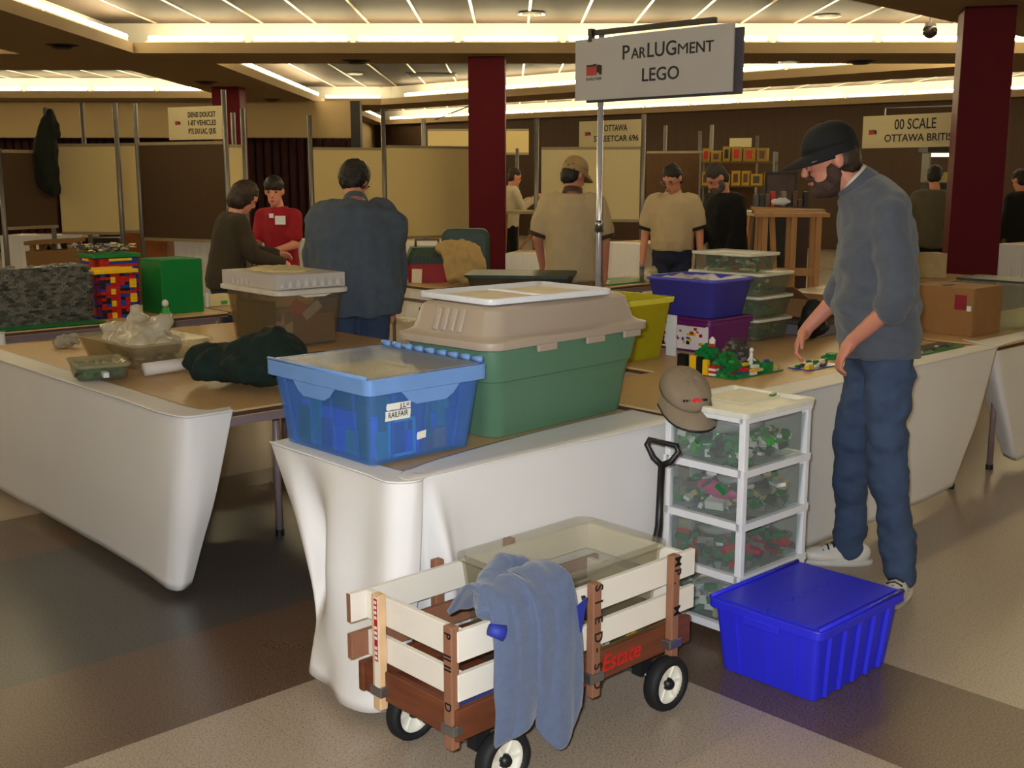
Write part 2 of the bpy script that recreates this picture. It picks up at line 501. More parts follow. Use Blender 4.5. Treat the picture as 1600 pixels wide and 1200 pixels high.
def column(x, y, w_, rz, label):
    o = thing('column', label, 'column', (x, y, 0), rz, 'burgundy columns')
    o['kind'] = 'structure'
    MB().box(-w_/2, w_/2, -w_/2, w_/2, 0.1, ZS).build('shaft', M_column, o, bevel=0.012)
    MB().box(-w_/2 - .01, w_/2 + .01, -w_/2 - .01, w_/2 + .01, 0, 0.1).build('skirting', M_colbase, o, bevel=0.004)
p = D(762, 275, 15.75); column(p.x, p.y, 0.49, math.radians(-1.4), 'burgundy square column in the middle of the hall')
p = D(1524, 275, 11.2); column(p.x, p.y, 0.46, math.radians(-14), 'thick dark burgundy column behind the man in the black cap')
p = D(363, 275, 20.9); column(p.x, p.y, 0.49, 0.0, 'burgundy column beside the small vehicles sign at left')

# fittings on the ceiling
M_can = mat('downlight_louvre', (230,225,210), 0.2, 0.7)
def downlight(px, py, z, label):
    c = G(px, py, z) if z > CAM_H else None
    o = thing('recessed_downlight', label, 'ceiling light', (c.x, c.y, z), 0, 'recessed downlights')
    MB().lathe([(0.14, 0.0), (0.17, -0.012), (0.17, 0.0), (0.14, 0.01)], 20).build('trim_ring', M_can, o)
    MB().lathe([(0.0, -0.002), (0.14, -0.002), (0.14, 0.006), (0, 0.006)], 20).build('lamp_face', glow_lamp, o)
    for k in range(4):
        MB().box(-0.12, 0.12, -0.09 + k*.06 - .003, -0.09 + k*.06 + .003, -0.02, 0).build('louvre', M_can, o)
glow_lamp = glow_mat('downlight_glow', (1.0, 0.9, 0.7), 1.6)
for px, py, lab in ((831, 21, 'recessed round downlight just left of the large sign'), (1292, 25, 'recessed round downlight above the man in the black cap'),
                    (554, 115, 'left of two recessed downlights near the middle cove'), (597, 137, 'recessed downlight farther back in the middle cove'),
                    (1232, 96, 'recessed downlight behind the right end of the large sign')):
    zz = ZC - 0.01 if py != 96 else ZS - 0.005
    downlight(px, py, zz, lab)
M_vent = mat('black_vent', (10, 9, 9), 0.6)
def vent(px, py, lab):
    c = G(px, py, ZS - 0.012)
    o = thing('ceiling_vent', lab, 'vent', (c.x, c.y, ZS - 0.012), 0, 'round black ceiling vents')
    MB().lathe([(0.0, 0), (0.15, 0), (0.2, 0.012), (0.0, 0.012)], 18).build('rim', M_vent, o)
    MB().lathe([(0.0, -0.03), (0.1, -0.03), (0.12, -0.02), (0, -0.02)], 18).build('diffuser', M_vent, o)
for px, py, lab in ((97, 72, 'round black vent in the soffit at the upper left'), (322, 129, 'round black vent in front of the left column'),
                    (557, 96, 'round black vent above the man in denim'), (1345, 97, 'black vent in the soffit right of the large sign'),
                    (425, 156, 'small black vent near the far end of the left soffit')):
    vent(px, py, lab)
c = G(675, 117, ZC - 0.01)
o = thing('air_grille', 'grey rectangular air grille in the middle ceiling', 'vent', (c.x, c.y, ZC - 0.012))
MB().box(-0.5, 0.5, -0.35, 0.35, 0, 0.012).build('frame', mat('grille_grey', (92,84,76), 0.6), o)
for k in range(6): MB().box(-0.46, 0.46, -0.3 + k*.11, -0.26 + k*.11, -0.012, 0).build('slat', mat('grille_grey', (92,84,76), 0.6), o)
c = G(1454, 36, ZS)
o = thing('dome_camera', 'small grey dome camera hanging under the dark right soffit', 'camera', (c.x, c.y, ZS))
MB().tube([(0,0,-.02),(0,0,ZC-ZS)], .012, 8).build('stem', mat('dome_grey', (110,104,100), 0.4), o)
MB().lathe([(0.06, 0), (0.06, -0.05), (0.05, -0.06), (0, -0.06)], 14).build('mount', mat('dome_grey', (110,104,100), 0.4), o)
MB().ell((0, 0, -0.08), (0.075, 0.075, 0.075)).build('dome', mat('dome_smoke', (50,46,44), 0.15), o, True)
# ---------------------------------------------------------------- display partitions far back
def partition(label, posts, boards, group='display partitions'):
    """posts: (px, ytop, depth); boards: (px0, px1, ytop, ybot, d0, d1, material)"""
    b0 = boards[0]; base = D(b0[0], 275, b0[4]); base.z = 0
    o = thing('display_partition', label, 'partition', base, 0, group)
    for px, yt, d in posts:
        p = D(px, 275, d); top = D(px, yt, d).z
        MB().tube([(p.x, p.y, 0), (p.x, p.y, top)], 0.03, 8).build('post', M_post, o, True, shift=base)
        MB().box(p.x - .12, p.x + .12, p.y - .12, p.y + .12, 0, 0.015).build('foot_plate', M_post, o, shift=base)
    for px0, px1, yt, yb, d0, d1, m in boards:
        a = D(px0, 275, d0); b = D(px1, 275, d1); z1 = D(px0, yt, d0).z; z0 = D(px0, yb, d0).z
        e = (b - a); e.z = 0; n = Vector((e.y, -e.x, 0)).normalized()
        a0 = Vector((a.x, a.y, z0)); 
        mb = MB(); q = [a + n*.012, b + n*.012, b - n*.012, a - n*.012]
        mb.prism([(k.x, k.y) for k in q], z0, z1); mb.build('board', m, o, shift=base)
        mf = MB(); ed = e.normalized() * 0.02
        for zz in (z0, z1):
            qq = [a + n*.02, b + n*.02, b - n*.02, a - n*.02]; mf.prism([(k.x, k.y) for k in qq], zz - .018, zz + .018)
        mf.build('rail', M_beigerail, o, shift=base)
    return o
M_beigerail = mat('panel_rail', (140,124,96), 0.6)
partition('brown fabric partition at the left edge behind the hanging coat', [(1, 232, 13.2), (78, 168, 13.8)], [(4, 84, 236, 357, 13.2, 13.8, M_brownpanel)])
partition('beige fabric partition between the hanging coat and the dark panel', [(135, 160, 14.3), (186, 161, 13.8), (146, 322, 16.4)],
          [(92, 184, 227, 364, 13.9, 13.8, M_beige)])
partition('narrow beige partition with two tall posts', [(217, 161, 14.0)], [(190, 215, 226, 362, 14.0, 14.0, M_beige)])
partition('dark brown partition below the small vehicles sign', [(355, 140, 13.4)], [(221, 352, 225, 373, 14.0, 13.4, M_brownpanel)])
partition('narrow beige partition strip in front of the left column', [(383, 170, 13.6), (368, 176, 14.2)], [(359, 381, 228, 340, 13.4, 13.6, M_beige)])
partition('beige partition left of the post behind the man in denim', [(486, 180, 15.2)], [(490, 598, 232, 366, 15.2, 15.6, M_beige)])
partition('wide beige partition left of the centre column', [(600, 170, 15.6), (663, 186, 17.0)], [(604, 733, 229, 372, 15.6, 16.3, M_beige)])
partition('white framed partition below the streetcar sign', [(838, 185, 15.2), (1004, 178, 15.0)], [(846, 1000, 232, 344, 15.2, 15.0, mat('pale_panel', (196,180,140), 0.85, var=0.03, scale=60))])
partition('long brown partition behind the man in the polo shirt', [(1038, 196, 19.0), (1110, 195, 17.5), (1092, 205, 20.0), (1181, 212, 20.0)],
          [(1010, 1180, 238, 350, 18.0, 17.5, mat('brown_partition', (84,58,36), 0.85))])
partition('upper beige panel just left of the centre column', [(662, 187, 19.5)], [(669, 733, 203, 232, 19.5, 19.5, M_beige)])
partition('upper beige panel just right of the centre column', [(808, 232, 19.0)], [(790, 826, 203, 240, 19.0, 19.0, M_beige)])

# ---------------------------------------------------------------- hanging signs
M_board = mat('white_sign_card', (180,176,176), 0.6, var=0.02, scale=5)
M_board2 = mat('cream_sign_card', (190,176,138), 0.6, var=0.02, scale=5)
def logo(o, x, z, w, X, nz, name='logo', caption=None):
    # little red locomotive mark with a dark smoke box
    Y = Vector((0, 0, 1)); n = X.cross(Y)
    def quad(pts, m, nm, dz):
        mb = MB(); P = [X*(x + a*w) + Y*(z + b*w) + n*dz for a, b in pts]
        Q = [p + n*0.002 for p in P]; k = len(P)
        mb.add(P + Q, [tuple(range(k-1, -1, -1)), tuple(range(k, 2*k))] + [(i, (i+1) % k, k + (i+1) % k, k + i) for i in range(k)])
        return mb.build(nm, m, o)
    quad([(0,0),(0.68,0),(0.68,0.5),(0.55,0.42),(0,0.42)], M_red, name, nz)
    quad([(0,0.42),(0.55,0.42),(0.68,0.54),(0.5,0.56),(0.4,0.52),(0,0.52)], M_ink, name, nz)
    quad([(0.68,0.12),(0.8,0.12),(0.85,0.02),(1,0.02),(1,0.45),(0.85,0.5),(0.68,0.5)], M_ink, name, nz)
    if caption:
        text(caption, 0.21*w, M_ink, o, X*x + Y*(z - 0.24*w) + n*nz, X, Y, 'caption', 0.001, 0.0, width=w)
def sign(label, left, right, z0, z1, m, thick=0.012, name='hanging_sign'):
    c = Vector((left.x, left.y, z0)); e = right - left; e.z = 0; Lx = e.length; X = e.normalized()
    o = thing(name, label, 'sign', c, 0)
    n = X.cross(Vector((0,0,1)))
    mb = MB(); P = [Vector((0,0,0)), X*Lx, X*Lx - n*thick, -n*thick]
    mb.prism([(p.x, p.y) for p in P], 0, z1 - z0); mb.build('card', m, o)
    return o, X, Lx, z1 - z0
Yz = Vector((0,0,1))
# big sign on the pole
sl = D(899, 110, 7.40); sr = D(1146, 70, 6.56)
zt = D(899, 63, 7.40).z; zb = D(902, 158, 7.40).z
o, X, Lx, Hh = sign('large white sign lettered in black, on the tall metal pole above the tables', sl, sr, zb, zt, M_board)
nf = X.cross(Yz) * 0.001
logo(o, 0.08*Lx, 0.40*Hh, 0.105*Lx, X, 0.0005, 'logo', 'RAILFAIR')
cur = 0.325*Lx
zl = 0.615*Hh
for s_, sz in (('P', .118), ('AR', .088), ('LUG', .118), ('M', .088), ('ENT', .088)):
    wd = {'P': .055, 'AR': .112, 'LUG': .212, 'M': .072, 'ENT': .168}[s_]
    text(s_, sz, M_ink, o, X*cur + Yz*zl + nf, X, Yz, 'lettering', 0.001, 0.0 if s_ == 'M' else 0.0011, width=wd); cur += wd + 0.012
text('LEGO', .108, M_ink, o, X*(0.455*Lx) + Yz*(0.245*Hh) + nf, X, Yz, 'lettering', 0.001, 0.0012, width=0.275)
ext = MB().beam(X*0.13 + Yz*(Hh + 0.035) - nf*25, X*(Lx*0.88) + Yz*(Hh + 0.03) - nf*25, 0.03, 0.03).build('hanger_bar', mat('dark_bar', (40,34,32), 0.5), o)
MB().beam(X*0.12 + Yz*(Hh - .02) - nf*14, X*0.12 + Yz*(Hh + 0.06) - nf*14, 0.035, 0.03, up=X).build('clip', M_black, o)
# back card hanging behind the first
mb = MB(); n_ = X.cross(Yz); P = [X*0.05 - n_*0.05, X*(Lx+.03) - n_*0.05, X*(Lx+.03) - n_*0.062, X*0.05 - n_*0.062]
mb.prism([(p.x, p.y) for p in P], -0.012, Hh - 0.02); mb.build('back_card', mat('grey_card_back', (90,86,92), 0.7), o)
pp = D(938, 275, 7.30)
po = thing('sign_pole', 'slim shiny metal pole carrying the large white sign', 'pole', (pp.x, pp.y + 0.06, 0))
MB().tube([(0,0,0.02), (0,0,zt + 0.05)], 0.019, 12).build('shaft', mat('polished_pole', (206,206,216), .25, .45), po, True)
MB().lathe([(0.2, 0), (0.2, 0.012), (0.04, 0.03), (0, 0.03)], 24).build('base', M_metal, po, True)
MB().lathe([(0.026, 1.30), (0.026, 1.36), (0.019, 1.37), (0.019, 1.29)], 12).build('collar', M_metal, po, True)
# streetcar sign
o, X, Lx, Hh = sign('cream sign about a streetcar on top of the pale framed partition', D(905, 210, 15.6), D(1001, 205, 14.9), D(905, 231, 15.6).z, D(905, 190, 15.6).z, M_board2)
nf = X.cross(Yz) * 0.002
logo(o, 0.10*Lx, 0.45*Hh, 0.09*Lx, X, 0.001)
text('OTTAWA', 0.115, M_ink, o, X*(0.42*Lx) + Yz*(0.60*Hh) + nf, X, Yz, 'lettering', 0.001, 0.002, width=0.37*Lx)
text('STREETCAR 696', 0.105, M_ink, o, X*(0.25*Lx) + Yz*(0.22*Hh) + nf, X, Yz, 'lettering', 0.001, 0.002, width=0.72*Lx)
# vehicles sign at left
o, X, Lx, Hh = sign('small cream sign with three lines of lettering above the dark partition', D(263, 190, 13.9), D(349, 190, 13.5), D(263, 219, 13.9).z, D(263, 168, 13.9).z, M_board2)
nf = X.cross(Yz) * 0.002
logo(o, 0.13*Lx, 0.46*Hh, 0.09*Lx, X, 0.001)
for k, t in enumerate(('DENIS DOUCET', '1-87 VEHICLES', 'PTE DU LAC, QUE.')):
    text(t, 0.085, M_ink, o, X*(0.37*Lx) + Yz*((0.68 - 0.25*k)*Hh) + nf, X, Yz, 'lettering', 0.001, 0.0015, width=0.5*Lx)
# scale sign at right
l_ = D(1348, 205, 13.0); r_ = D(1530, 195, 11.9)
o, X, Lx, Hh = sign('cream hanging sign partly hidden by the dark right column', l_, r_, D(1348, 232, 13.0).z, D(1348, 182, 13.0).z, M_board2)
nf = X.cross(Yz) * 0.002
logo(o, 0.06*Lx, 0.42*Hh, 0.07*Lx, X, 0.001)
text('00 SCALE', 0.155, M_ink, o, X*(0.29*Lx) + Yz*(0.56*Hh) + nf, X, Yz, 'lettering', 0.001, 0.0015, width=0.36*Lx)
text('OTTAWA BRITISH', 0.11, M_ink, o, X*(0.205*Lx) + Yz*(0.19*Hh) + nf, X, Yz, 'lettering', 0.001, 0.0015, width=0.64*Lx)
MB().tube([X*(0.97*Lx) - X.cross(Yz)*.04 + Yz*(Hh + .08), X*(0.97*Lx) - X.cross(Yz)*.04 - Yz*D(1348, 232, 13.0).z], 0.02, 8).build('pole', M_metal, o, True)
MB().tube([X*(0.2*Lx) + Yz*Hh, X*(0.2*Lx) + Yz*(Hh + .08), X*(0.95*Lx) + Yz*(Hh + 0.06)], 0.008, 6).build('hanger_wire', M_metal, o)
# thin cable across the coves
c1 = D(1420, 53, 12.2); c2 = D(1280, 70, 13.5)
tag(MB().tube([D(680, 187, 17.5), D(735, 165, 15.4)], 0.008, 6).build('cable', M_black), 'thin black cable slung from the post to the centre column', 'cable')

# ---------------------------------------------------------------- tables
def folding_table(name, label, u0, u1, v0, v1, z=TT, legs=True, group='folding tables', rot=0.0, top=None):
    c = W((u0+u1)/2, (v0+v1)/2, 0)
    o = thing('folding_table', label, 'table', c, ANG + rot, group)
    L, Wd = u1 - u0, v1 - v0
    MB().loft([rrect(L, Wd, .03, z-.028), rrect(L, Wd, .03, z-.003), rrect(L-.006, Wd-.006, .03, z)]).build('table_top', top or M_top, o)
    MB().loft([rrect(L+.006, Wd+.006, .03, z-.024), rrect(L+.006, Wd+.006, .03, z-.008)]).build('edge_band', M_edge, o)
    for s in (-1, 1):
        MB().box(-L/2+.08, L/2-.08, s*(Wd/2-.06)-.012, s*(Wd/2-.06)+.012, z-.075, z-.028).build('apron', M_steel, o)
    ix, iy = (.2, .08) if L > Wd else (.2, .5)
    if legs:
        for sx in (-1, 1):
            for sy in (-1, 1):
                x = sx*(L/2-ix); y = sy*(Wd/2-iy)
                MB().tube([(x, y, 0.015), (x, y, z-.03)], 0.0165, 10).build('leg', M_steel, o, True)
                MB().lathe([(0.02, 0), (0.02, 0.03), (0.0165, 0.03)], 10).build('foot', M_black, o).location = (x, y, 0)
            a, b = ((sx*(L/2-ix), -(Wd/2-iy)), (sx*(L/2-ix), Wd/2-iy)) if L > Wd else ((-(L/2-ix), sx*(Wd/2-iy)), (L/2-ix, sx*(Wd/2-iy)))
            MB().tube([(a[0], a[1], z-.16), (b[0], b[1], z-.16)], 0.014, 8).build('crossbar', M_steel, o, True)
    return o
folding_table('t1', 'folding table nearest the camera, carrying the blue and green totes', 2.03, 3.33, 2.66, 3.40)
folding_table('t2', 'folding table where the man in the black cap works', 3.37, 5.95, 2.62, 3.36, z=TT + 0.012)
folding_table('t3', 'folding table under the yellow bin and the purple tub', 4.12, 6.50, 3.39, 4.13)
folding_table('t5', 'folding table at the right edge under the cardboard box with red label', 6.10, 8.5, 2.66, 3.37)
folding_table('tl', 'folding table at left under the dark green jacket', 1.99, 2.89, 3.96, 6.40, rot=0.0)
folding_table('tl2', 'folding table under the clear bin with the flat white box', 2.91, 3.83, 3.98, 6.42)
folding_table('tr2', 'folding table at left carrying the grey toy castle wall', 1.35, 3.85, 6.92, 7.72)
folding_table('tr3', 'folding table behind the woman at left with small models', 3.89, 5.2, 7.0, 7.58)
folding_table('tm1', 'low brown table holding the red toolbox and tan jacket', 5.95, 7.6, 7.3, 8.2)
folding_table('tm2', 'folding table in front of the man in the beige polo shirt', 6.72, 8.05, 6.35, 6.95)
folding_table('tb', 'folding table behind the clear bin stack with the open carton', 6.62, 8.6, 4.5, 5.2)

# ---------------------------------------------------------------- roll paper hung on the tables
def cat(p, t):
    n = len(p); x = t * (n - 1); i = min(int(x), n - 2); f = x - i
    p0, p1, p2, p3 = p[max(i-1, 0)], p[i], p[i+1], p[min(i+2, n-1)]
    return 0.5 * ((2*p1) + (p2 - p0)*f + (2*p0 - 5*p1 + 4*p2 - p3)*f*f + (3*p1 - p0 - 3*p2 + p3)*f*f*f)
def drape(label, stations, nu=60, nv=26, ripple=0.004, name='paper_cover', m=None, seed=0.0, thick=0.0015):
    """stations along the table edge: each a list of points from the table top over the edge down to the hem"""
    cols = len(stations[0]); g = []
    for i in range(nu + 1):
        pts = [cat([Vector(st[k]) for st in stations], i / nu) for k in range(cols)]
        row = []
        for j in range(nv + 1):
            t = j / nv; p = cat(pts, t)
            w_ = max(0.0, t - 0.35) * ripple * 2
            p = p + Vector((noise.noise(p*3.1 + Vector((seed,0,0))), noise.noise(p*3.1 + Vector((seed,7,0))), 0)) * w_
            row.append(p)
        g.append(row)
    base = stations[0][1].copy(); base.z = 0
    mb = MB(); vs = [p - base for r in g for p in r]; n = nv + 1
    mb.add(vs, [(i*n+j, (i+1)*n+j, (i+1)*n+j+1, i*n+j+1) for i in range(nu) for j in range(nv)])
    o = mb.build(name, m or M_paper, None, True); o.location = base
    s = o.modifiers.new('sheet', 'SOLIDIFY'); s.thickness = thick; s.offset = 1
    tag(o, label, 'paper', 'paper table skirts'); return o
zt1 = TT + 0.004
def st(inn, edge, mid, hem, z=zt1):
    a = W(*inn, z); b = W(*edge, z - 0.004); q = [a, (a+b)/2, b]
    b2 = W(*edge, z - 0.03); b2 = b2 + (W(*mid[:2]) - W(*edge)) * 0.08
    return q + [b2, W(*mid), (W(*mid) + W(*hem)) / 2, W(*hem)]
# near table, front side
drape('white paper skirt hanging along the front of the nearest table behind the wagon',
      [st((2.05,2.70),(2.05,2.648),(2.06,2.652,.5),(2.08,2.65,.06)), st((2.10,2.74),(2.10,2.647),(2.115,2.658,.50),(2.16,2.656,.06)), st((2.14,2.75),(2.14,2.646),(2.165,2.60,.48),(2.24,2.64,.06)),
       st((2.2,2.77),(2.2,2.645),(2.22,2.622,.46),(2.30,2.650,.06)), st((2.34,2.80),(2.34,2.645),(2.35,2.64,.42),(2.40,2.64,.06)), st((2.7,2.85),(2.7,2.645),(2.7,2.632,.4),(2.7,2.635,.06)),
       st((3.1,2.88),(3.1,2.645),(3.1,2.633,.4),(3.1,2.637,.06)), st((3.34,2.88),(3.34,2.645),(3.34,2.635,.4),(3.34,2.64,.06))], 90)
# near table, left end, wrapping round the corner in a cone
drape('white paper skirt at the left end of the nearest table, bulging at the corner',
      [st((2.10,3.38),(2.015,3.38),(2.02,3.20,.42),(2.03,3.06,.16)), st((2.10,3.28),(2.010,3.28),(1.985,3.13,.42),(1.965,3.0,.09)),
       st((2.10,3.15),(2.008,3.15),(2.055,3.07,.42),(1.90,2.99,.06)), st((2.10,2.98),(2.005,2.98),(1.935,2.94,.44),(1.905,2.88,.045)),
       st((2.10,2.82),(2.0,2.80),(1.955,2.78,.40),(1.865,2.76,.04)), st((2.12,2.70),(1.995,2.68),(1.955,2.655,.42),(1.885,2.655,.04)),
       st((2.16,2.66),(2.05,2.628),(2.00,2.605,.42),(1.955,2.600,.05)), st((2.16,2.66),(2.09,2.63),(2.05,2.60,.42),(2.0,2.618,.06))], 80, ripple=0.012)
# long table on the right
drape('white paper skirt along the front of the table beside the man in the black cap',
      [st((3.36,2.76),(3.36,2.605),(3.36,2.598,.4),(3.36,2.60,.05), zt1+.012), st((4.0,2.76),(4.0,2.605),(4.0,2.595,.4),(4.0,2.60,.05), zt1+.012),
       st((4.8,2.76),(4.8,2.605),(4.8,2.597,.4),(4.8,2.598,.05), zt1+.012), st((5.4,2.74),(5.4,2.605),(5.3,2.594,.4),(5.18,2.600,.05), zt1+.012),
       st((5.98,2.72),(5.98,2.605),(5.83,2.61,.4),(5.62,2.63,.05), zt1+.012)], 60)
# left table, outer side wrapping round the near end
drape('white paper skirt along the left table, rounded at its near corner',
      [st((2.10,6.42),(1.97,6.42),(1.955,6.42,.4),(1.955,6.42,.05)), st((2.10,5.6),(1.97,5.6),(1.955,5.6,.4),(1.955,5.6,.05)),
       st((2.10,4.9),(1.97,4.9),(1.955,4.9,.4),(1.955,4.9,.05)), st((2.10,4.4),(1.97,4.4),(1.95,4.4,.4),(1.945,4.40,.05)),
       st((2.10,4.14),(1.965,4.12),(1.945,4.12,.4),(1.935,4.14,.04)), st((2.12,4.03),(1.99,3.97),(1.955,4.0,.4),(1.945,4.07,.03)),
       st((2.16,4.02),(2.06,3.945),(2.02,3.955,.4),(1.975,4.03,.03)), st((2.22,4.02),(2.19,3.945),(2.11,3.97,.4),(2.03,4.05,.035))], 90)
# right edge table
drape('white paper skirt of the table at the right picture edge',
      [st((6.22,2.84),(6.20,2.90),(6.32,2.80,.4),(6.48,2.74,.05)), st((6.22,2.82),(6.08,2.68),(6.25,2.67,.4),(6.46,2.665,.04)), st((6.4,2.82),(6.4,2.68),(6.47,2.66,.4),(6.56,2.655,.04)),
       st((7.4,2.82),(7.4,2.68),(7.4,2.67,.4),(7.4,2.67,.04)), st((8.5,2.82),(8.5,2.68),(8.5,2.67,.4),(8.5,2.67,.04))], 50)
# left rear
drape('white paper skirt at the left picture edge in front of the toy castle table',
      [st((1.3,7.05),(1.3,6.905),(1.3,6.90,.4),(1.3,6.90,.05)), st((1.9,7.05),(1.9,6.905),(1.9,6.90,.4),(1.9,6.9,.05)), st((2.36,7.05),(2.36,6.905),(2.36,6.9,.4),(2.36,6.9,.05))], 24)
# far paper covered counters (one thing each: a skirted table)
def skirted(label, pa, pb, depth_w, z=TT, m=None):
    a = Vector((pa.x, pa.y, 0)); b = Vector((pb.x, pb.y, 0)); e = b - a; L = e.length
    o = thing('skirted_table', label, 'table', a, math.atan2(e.y, e.x), 'paper skirted tables far back')
    MB().box(0, L, 0, depth_w, z-.03, z).build('table_top', M_top, o)
    mb = MB(); n = 24
    for k in range(n):
        x0, x1 = L*k/n, L*(k+1)/n; y0, y1 = .01*math.sin(k*1.7), .01*math.sin((k+1)*1.7)
        mb.add([(x0, y0-.01, 0.03), (x1, y1-.01, 0.03), (x1, -.01, z+.004), (x0, -.01, z+.004)], [(0,1,2,3)])
    mb.add([(0,-.01,z+.004),(L,-.01,z+.004),(L,.2,z+.004),(0,.2,z+.004)], [(0,1,2,3)])
    mb.build('skirt', m or M_paper, o)
    for x in (.1, L-.1):
        for y in (.08, depth_w-.08): MB().tube([(x, y, 0), (x, y, z-.03)], 0.016, 8).build('leg', M_steel, o, True)
    return o
skirted('paper skirted table right of the centre column behind the man with the tan cap', D(790, 380, 13.6), D(900, 380, 13.4), 0.7)
skirted('paper skirted table end between the tan capped man and the polo shirt man', D(936, 372, 12.6), D(1001, 372, 12.2), 0.7, z=0.93)
skirted('low paper counter at far left under the brown partition', D(0, 366, 14.6), D(128, 366, 14.6), 0.6, z=0.9)
skirted('paper skirted table behind the woman in the dark sweater', D(272, 374, 14.6), D(345, 376, 14.6), 0.6, z=0.86)
skirted('paper skirted table at far right behind the column', D(1558, 380, 12.3), D(1640, 378, 11.9), 0.6, z=0.93)
skirted('paper skirted table behind the red shirted boy', D(402, 372, 14.5), D(476, 372, 14.5), 0.5, z=0.85)
skirted('paper skirted table behind the dark green tub lid', D(600, 376, 13.2), D(732, 378, 13.2), 0.7, z=0.9)
# ---------------------------------------------------------------- toy bricks
BRICKC = {'red': (170,28,30), 'yellow': (222,176,30), 'blue': (28,58,150), 'green': (18,112,52), 'white': (214,210,204), 'black': (24,24,26),
          'grey': (112,108,102), 'dark': (66,64,60), 'tan': (190,170,120), 'lime': (60,150,60), 'brown': (82,52,36)}
BM = {k: mat('toy_brick_' + k, c, 0.3, var=0.02) for k, c in BRICKC.items()}
def brick_geo(mb, x, y, z, nx, ny, h=0.0096, mi=0, studs=False, g=0.0003):
    p = 0.008
    mb.box(x + g, x + nx*p - g, y + g, y + ny*p - g, z, z + h - g, mi)
    if studs:
        for i in range(nx):
            for j in range(ny):
                mb.box(x + i*p + .0018, x + i*p + .0062, y + j*p + .0018, y + j*p + .0062, z + h - g, z + h + .0014, mi)
def heap(mb, n, L, Wd, z0, z1, r, colours, smin=0.012, smax=0.03):
    for k in range(n):
        c = Vector((r.uniform(-L/2, L/2), r.uniform(-Wd/2, Wd/2), r.uniform(z0, z1)))
        M = (Matrix.Rotation(r.uniform(0, 6.3), 3, 'Z') @ Matrix.Rotation(r.uniform(-.7, .7), 3, 'X'))
        mb.obox(c, (r.uniform(smin, smax*1.6), r.uniform(smin, smax), r.uniform(smin*.6, smax*.7)), M, r.randrange(colours))
def contents(parent, L, Wd, z0, z1, cols, n=90, seed=1, smin=.012, smax=.03, name='loose_bricks'):
    r = random.Random(seed); mb = MB(); heap(mb, n, L, Wd, z0, z1, r, len(cols), smin, smax)
    o = mb.build(name, [BM[c] if c in BM else MATS[c] for c in cols], parent); o['kind'] = 'stuff'; return o

# ---------------------------------------------------------------- solid blue tote on the floor
M_blue = mat('royal_blue_plastic', (42,44,212), 0.42, var=0.03, scale=5)
def floor_tote():
    c = W(3.235, 1.99, 0)
    o = thing('storage_tote', 'solid royal blue storage tote with hinged lid on the floor at right', 'tote', c, ANG)
    L0, W0, L1, W1, H = .45, .36, .50, .40, .255
    body = tub(L0, W0, L1, W1, H, .02, .006, .02, .03).build('body', M_blue, o, bevel=.003)
    for s in (-1, 1):
        for k in range(5):                              # ribs on the long sides
            x = -.18 + .09*k
            mb = MB(); t = .012
            y0, y1 = s*W0/2, s*W1/2
            mb.add([(x*.92-t, y0, .005), (x*.92+t, y0, .005), (x+t, y1, H-.035), (x-t, y1, H-.035),
                    (x*.92-t*.7, y0+s*.012, .005), (x*.92+t*.7, y0+s*.012, .005), (x+t*.7, y1+s*.012, H-.035), (x-t*.7, y1+s*.012, H-.035)],
                   [(0,1,2,3),(4,5,6,7),(0,1,5,4),(1,2,6,5),(2,3,7,6),(3,0,4,7)])
            mb.build('rib', M_blue, o)
    for s in (-1, 1):
        for k in range(3):
            y = -.12 + .12*k; mb = MB(); x0, x1 = s*L0/2, s*L1/2; t = .012
            mb.add([(x0, y*.92-t, .005), (x0, y*.92+t, .005), (x1, y+t, H-.035), (x1, y-t, H-.035),
                    (x0+s*.008, y*.92-t*.7, .005), (x0+s*.008, y*.92+t*.7, .005), (x1+s*.008, y+t*.7, H-.035), (x1+s*.008, y-t*.7, H-.035)],
                   [(0,1,2,3),(4,5,6,7),(0,1,5,4),(1,2,6,5),(2,3,7,6),(3,0,4,7)])
            mb.build('rib', M_blue, o)
    for s in (-1, 1):                                   # two flaps meeting in a zig-zag
        mb = MB(); n = 14; pts = []
        for k in range(n + 1):
            x = -L1/2 + L1*k/n; pts.append((x, s*.001 + (.012 if k % 2 else -.012)))
        pts += [(L1/2, s*(W1/2 - .012)), (-L1/2, s*(W1/2 - .012))]
        if s < 0: pts = pts[::-1]
        q = ccw(pts)
        vs = [Vector((p[0], p[1], 0)) for p in q]
        tri = tessellate_polygon([vs]); n_ = len(q)
        lo = [Vector((p[0], p[1], H - .004)) for p in q]; hi = [Vector((p[0], p[1], H + .004)) for p in q]
        mb.add(lo + hi, [tuple(t) for t in tri] + [tuple(i + n_ for i in t) for t in tri] + [(i, (i+1) % n_, n_ + (i+1) % n_, n_ + i) for i in range(n_)])
        mb.build('lid_flap', M_blue, o)
        MB().tube([(-L1/2 - .01, s*(W1/2 + .008), H + .004), (L1/2 + .01, s*(W1/2 + .008), H + .004)], .007, 8).build('hinge', M_blue, o, True)
    for s in (-1, 1):
        MB().box(s*(L1/2 + .012) - .006, s*(L1/2 + .012) + .012*s, -.07, .07, H - .05, H - .022).build('handle', M_blue, o, bevel=.004)
floor_tote()

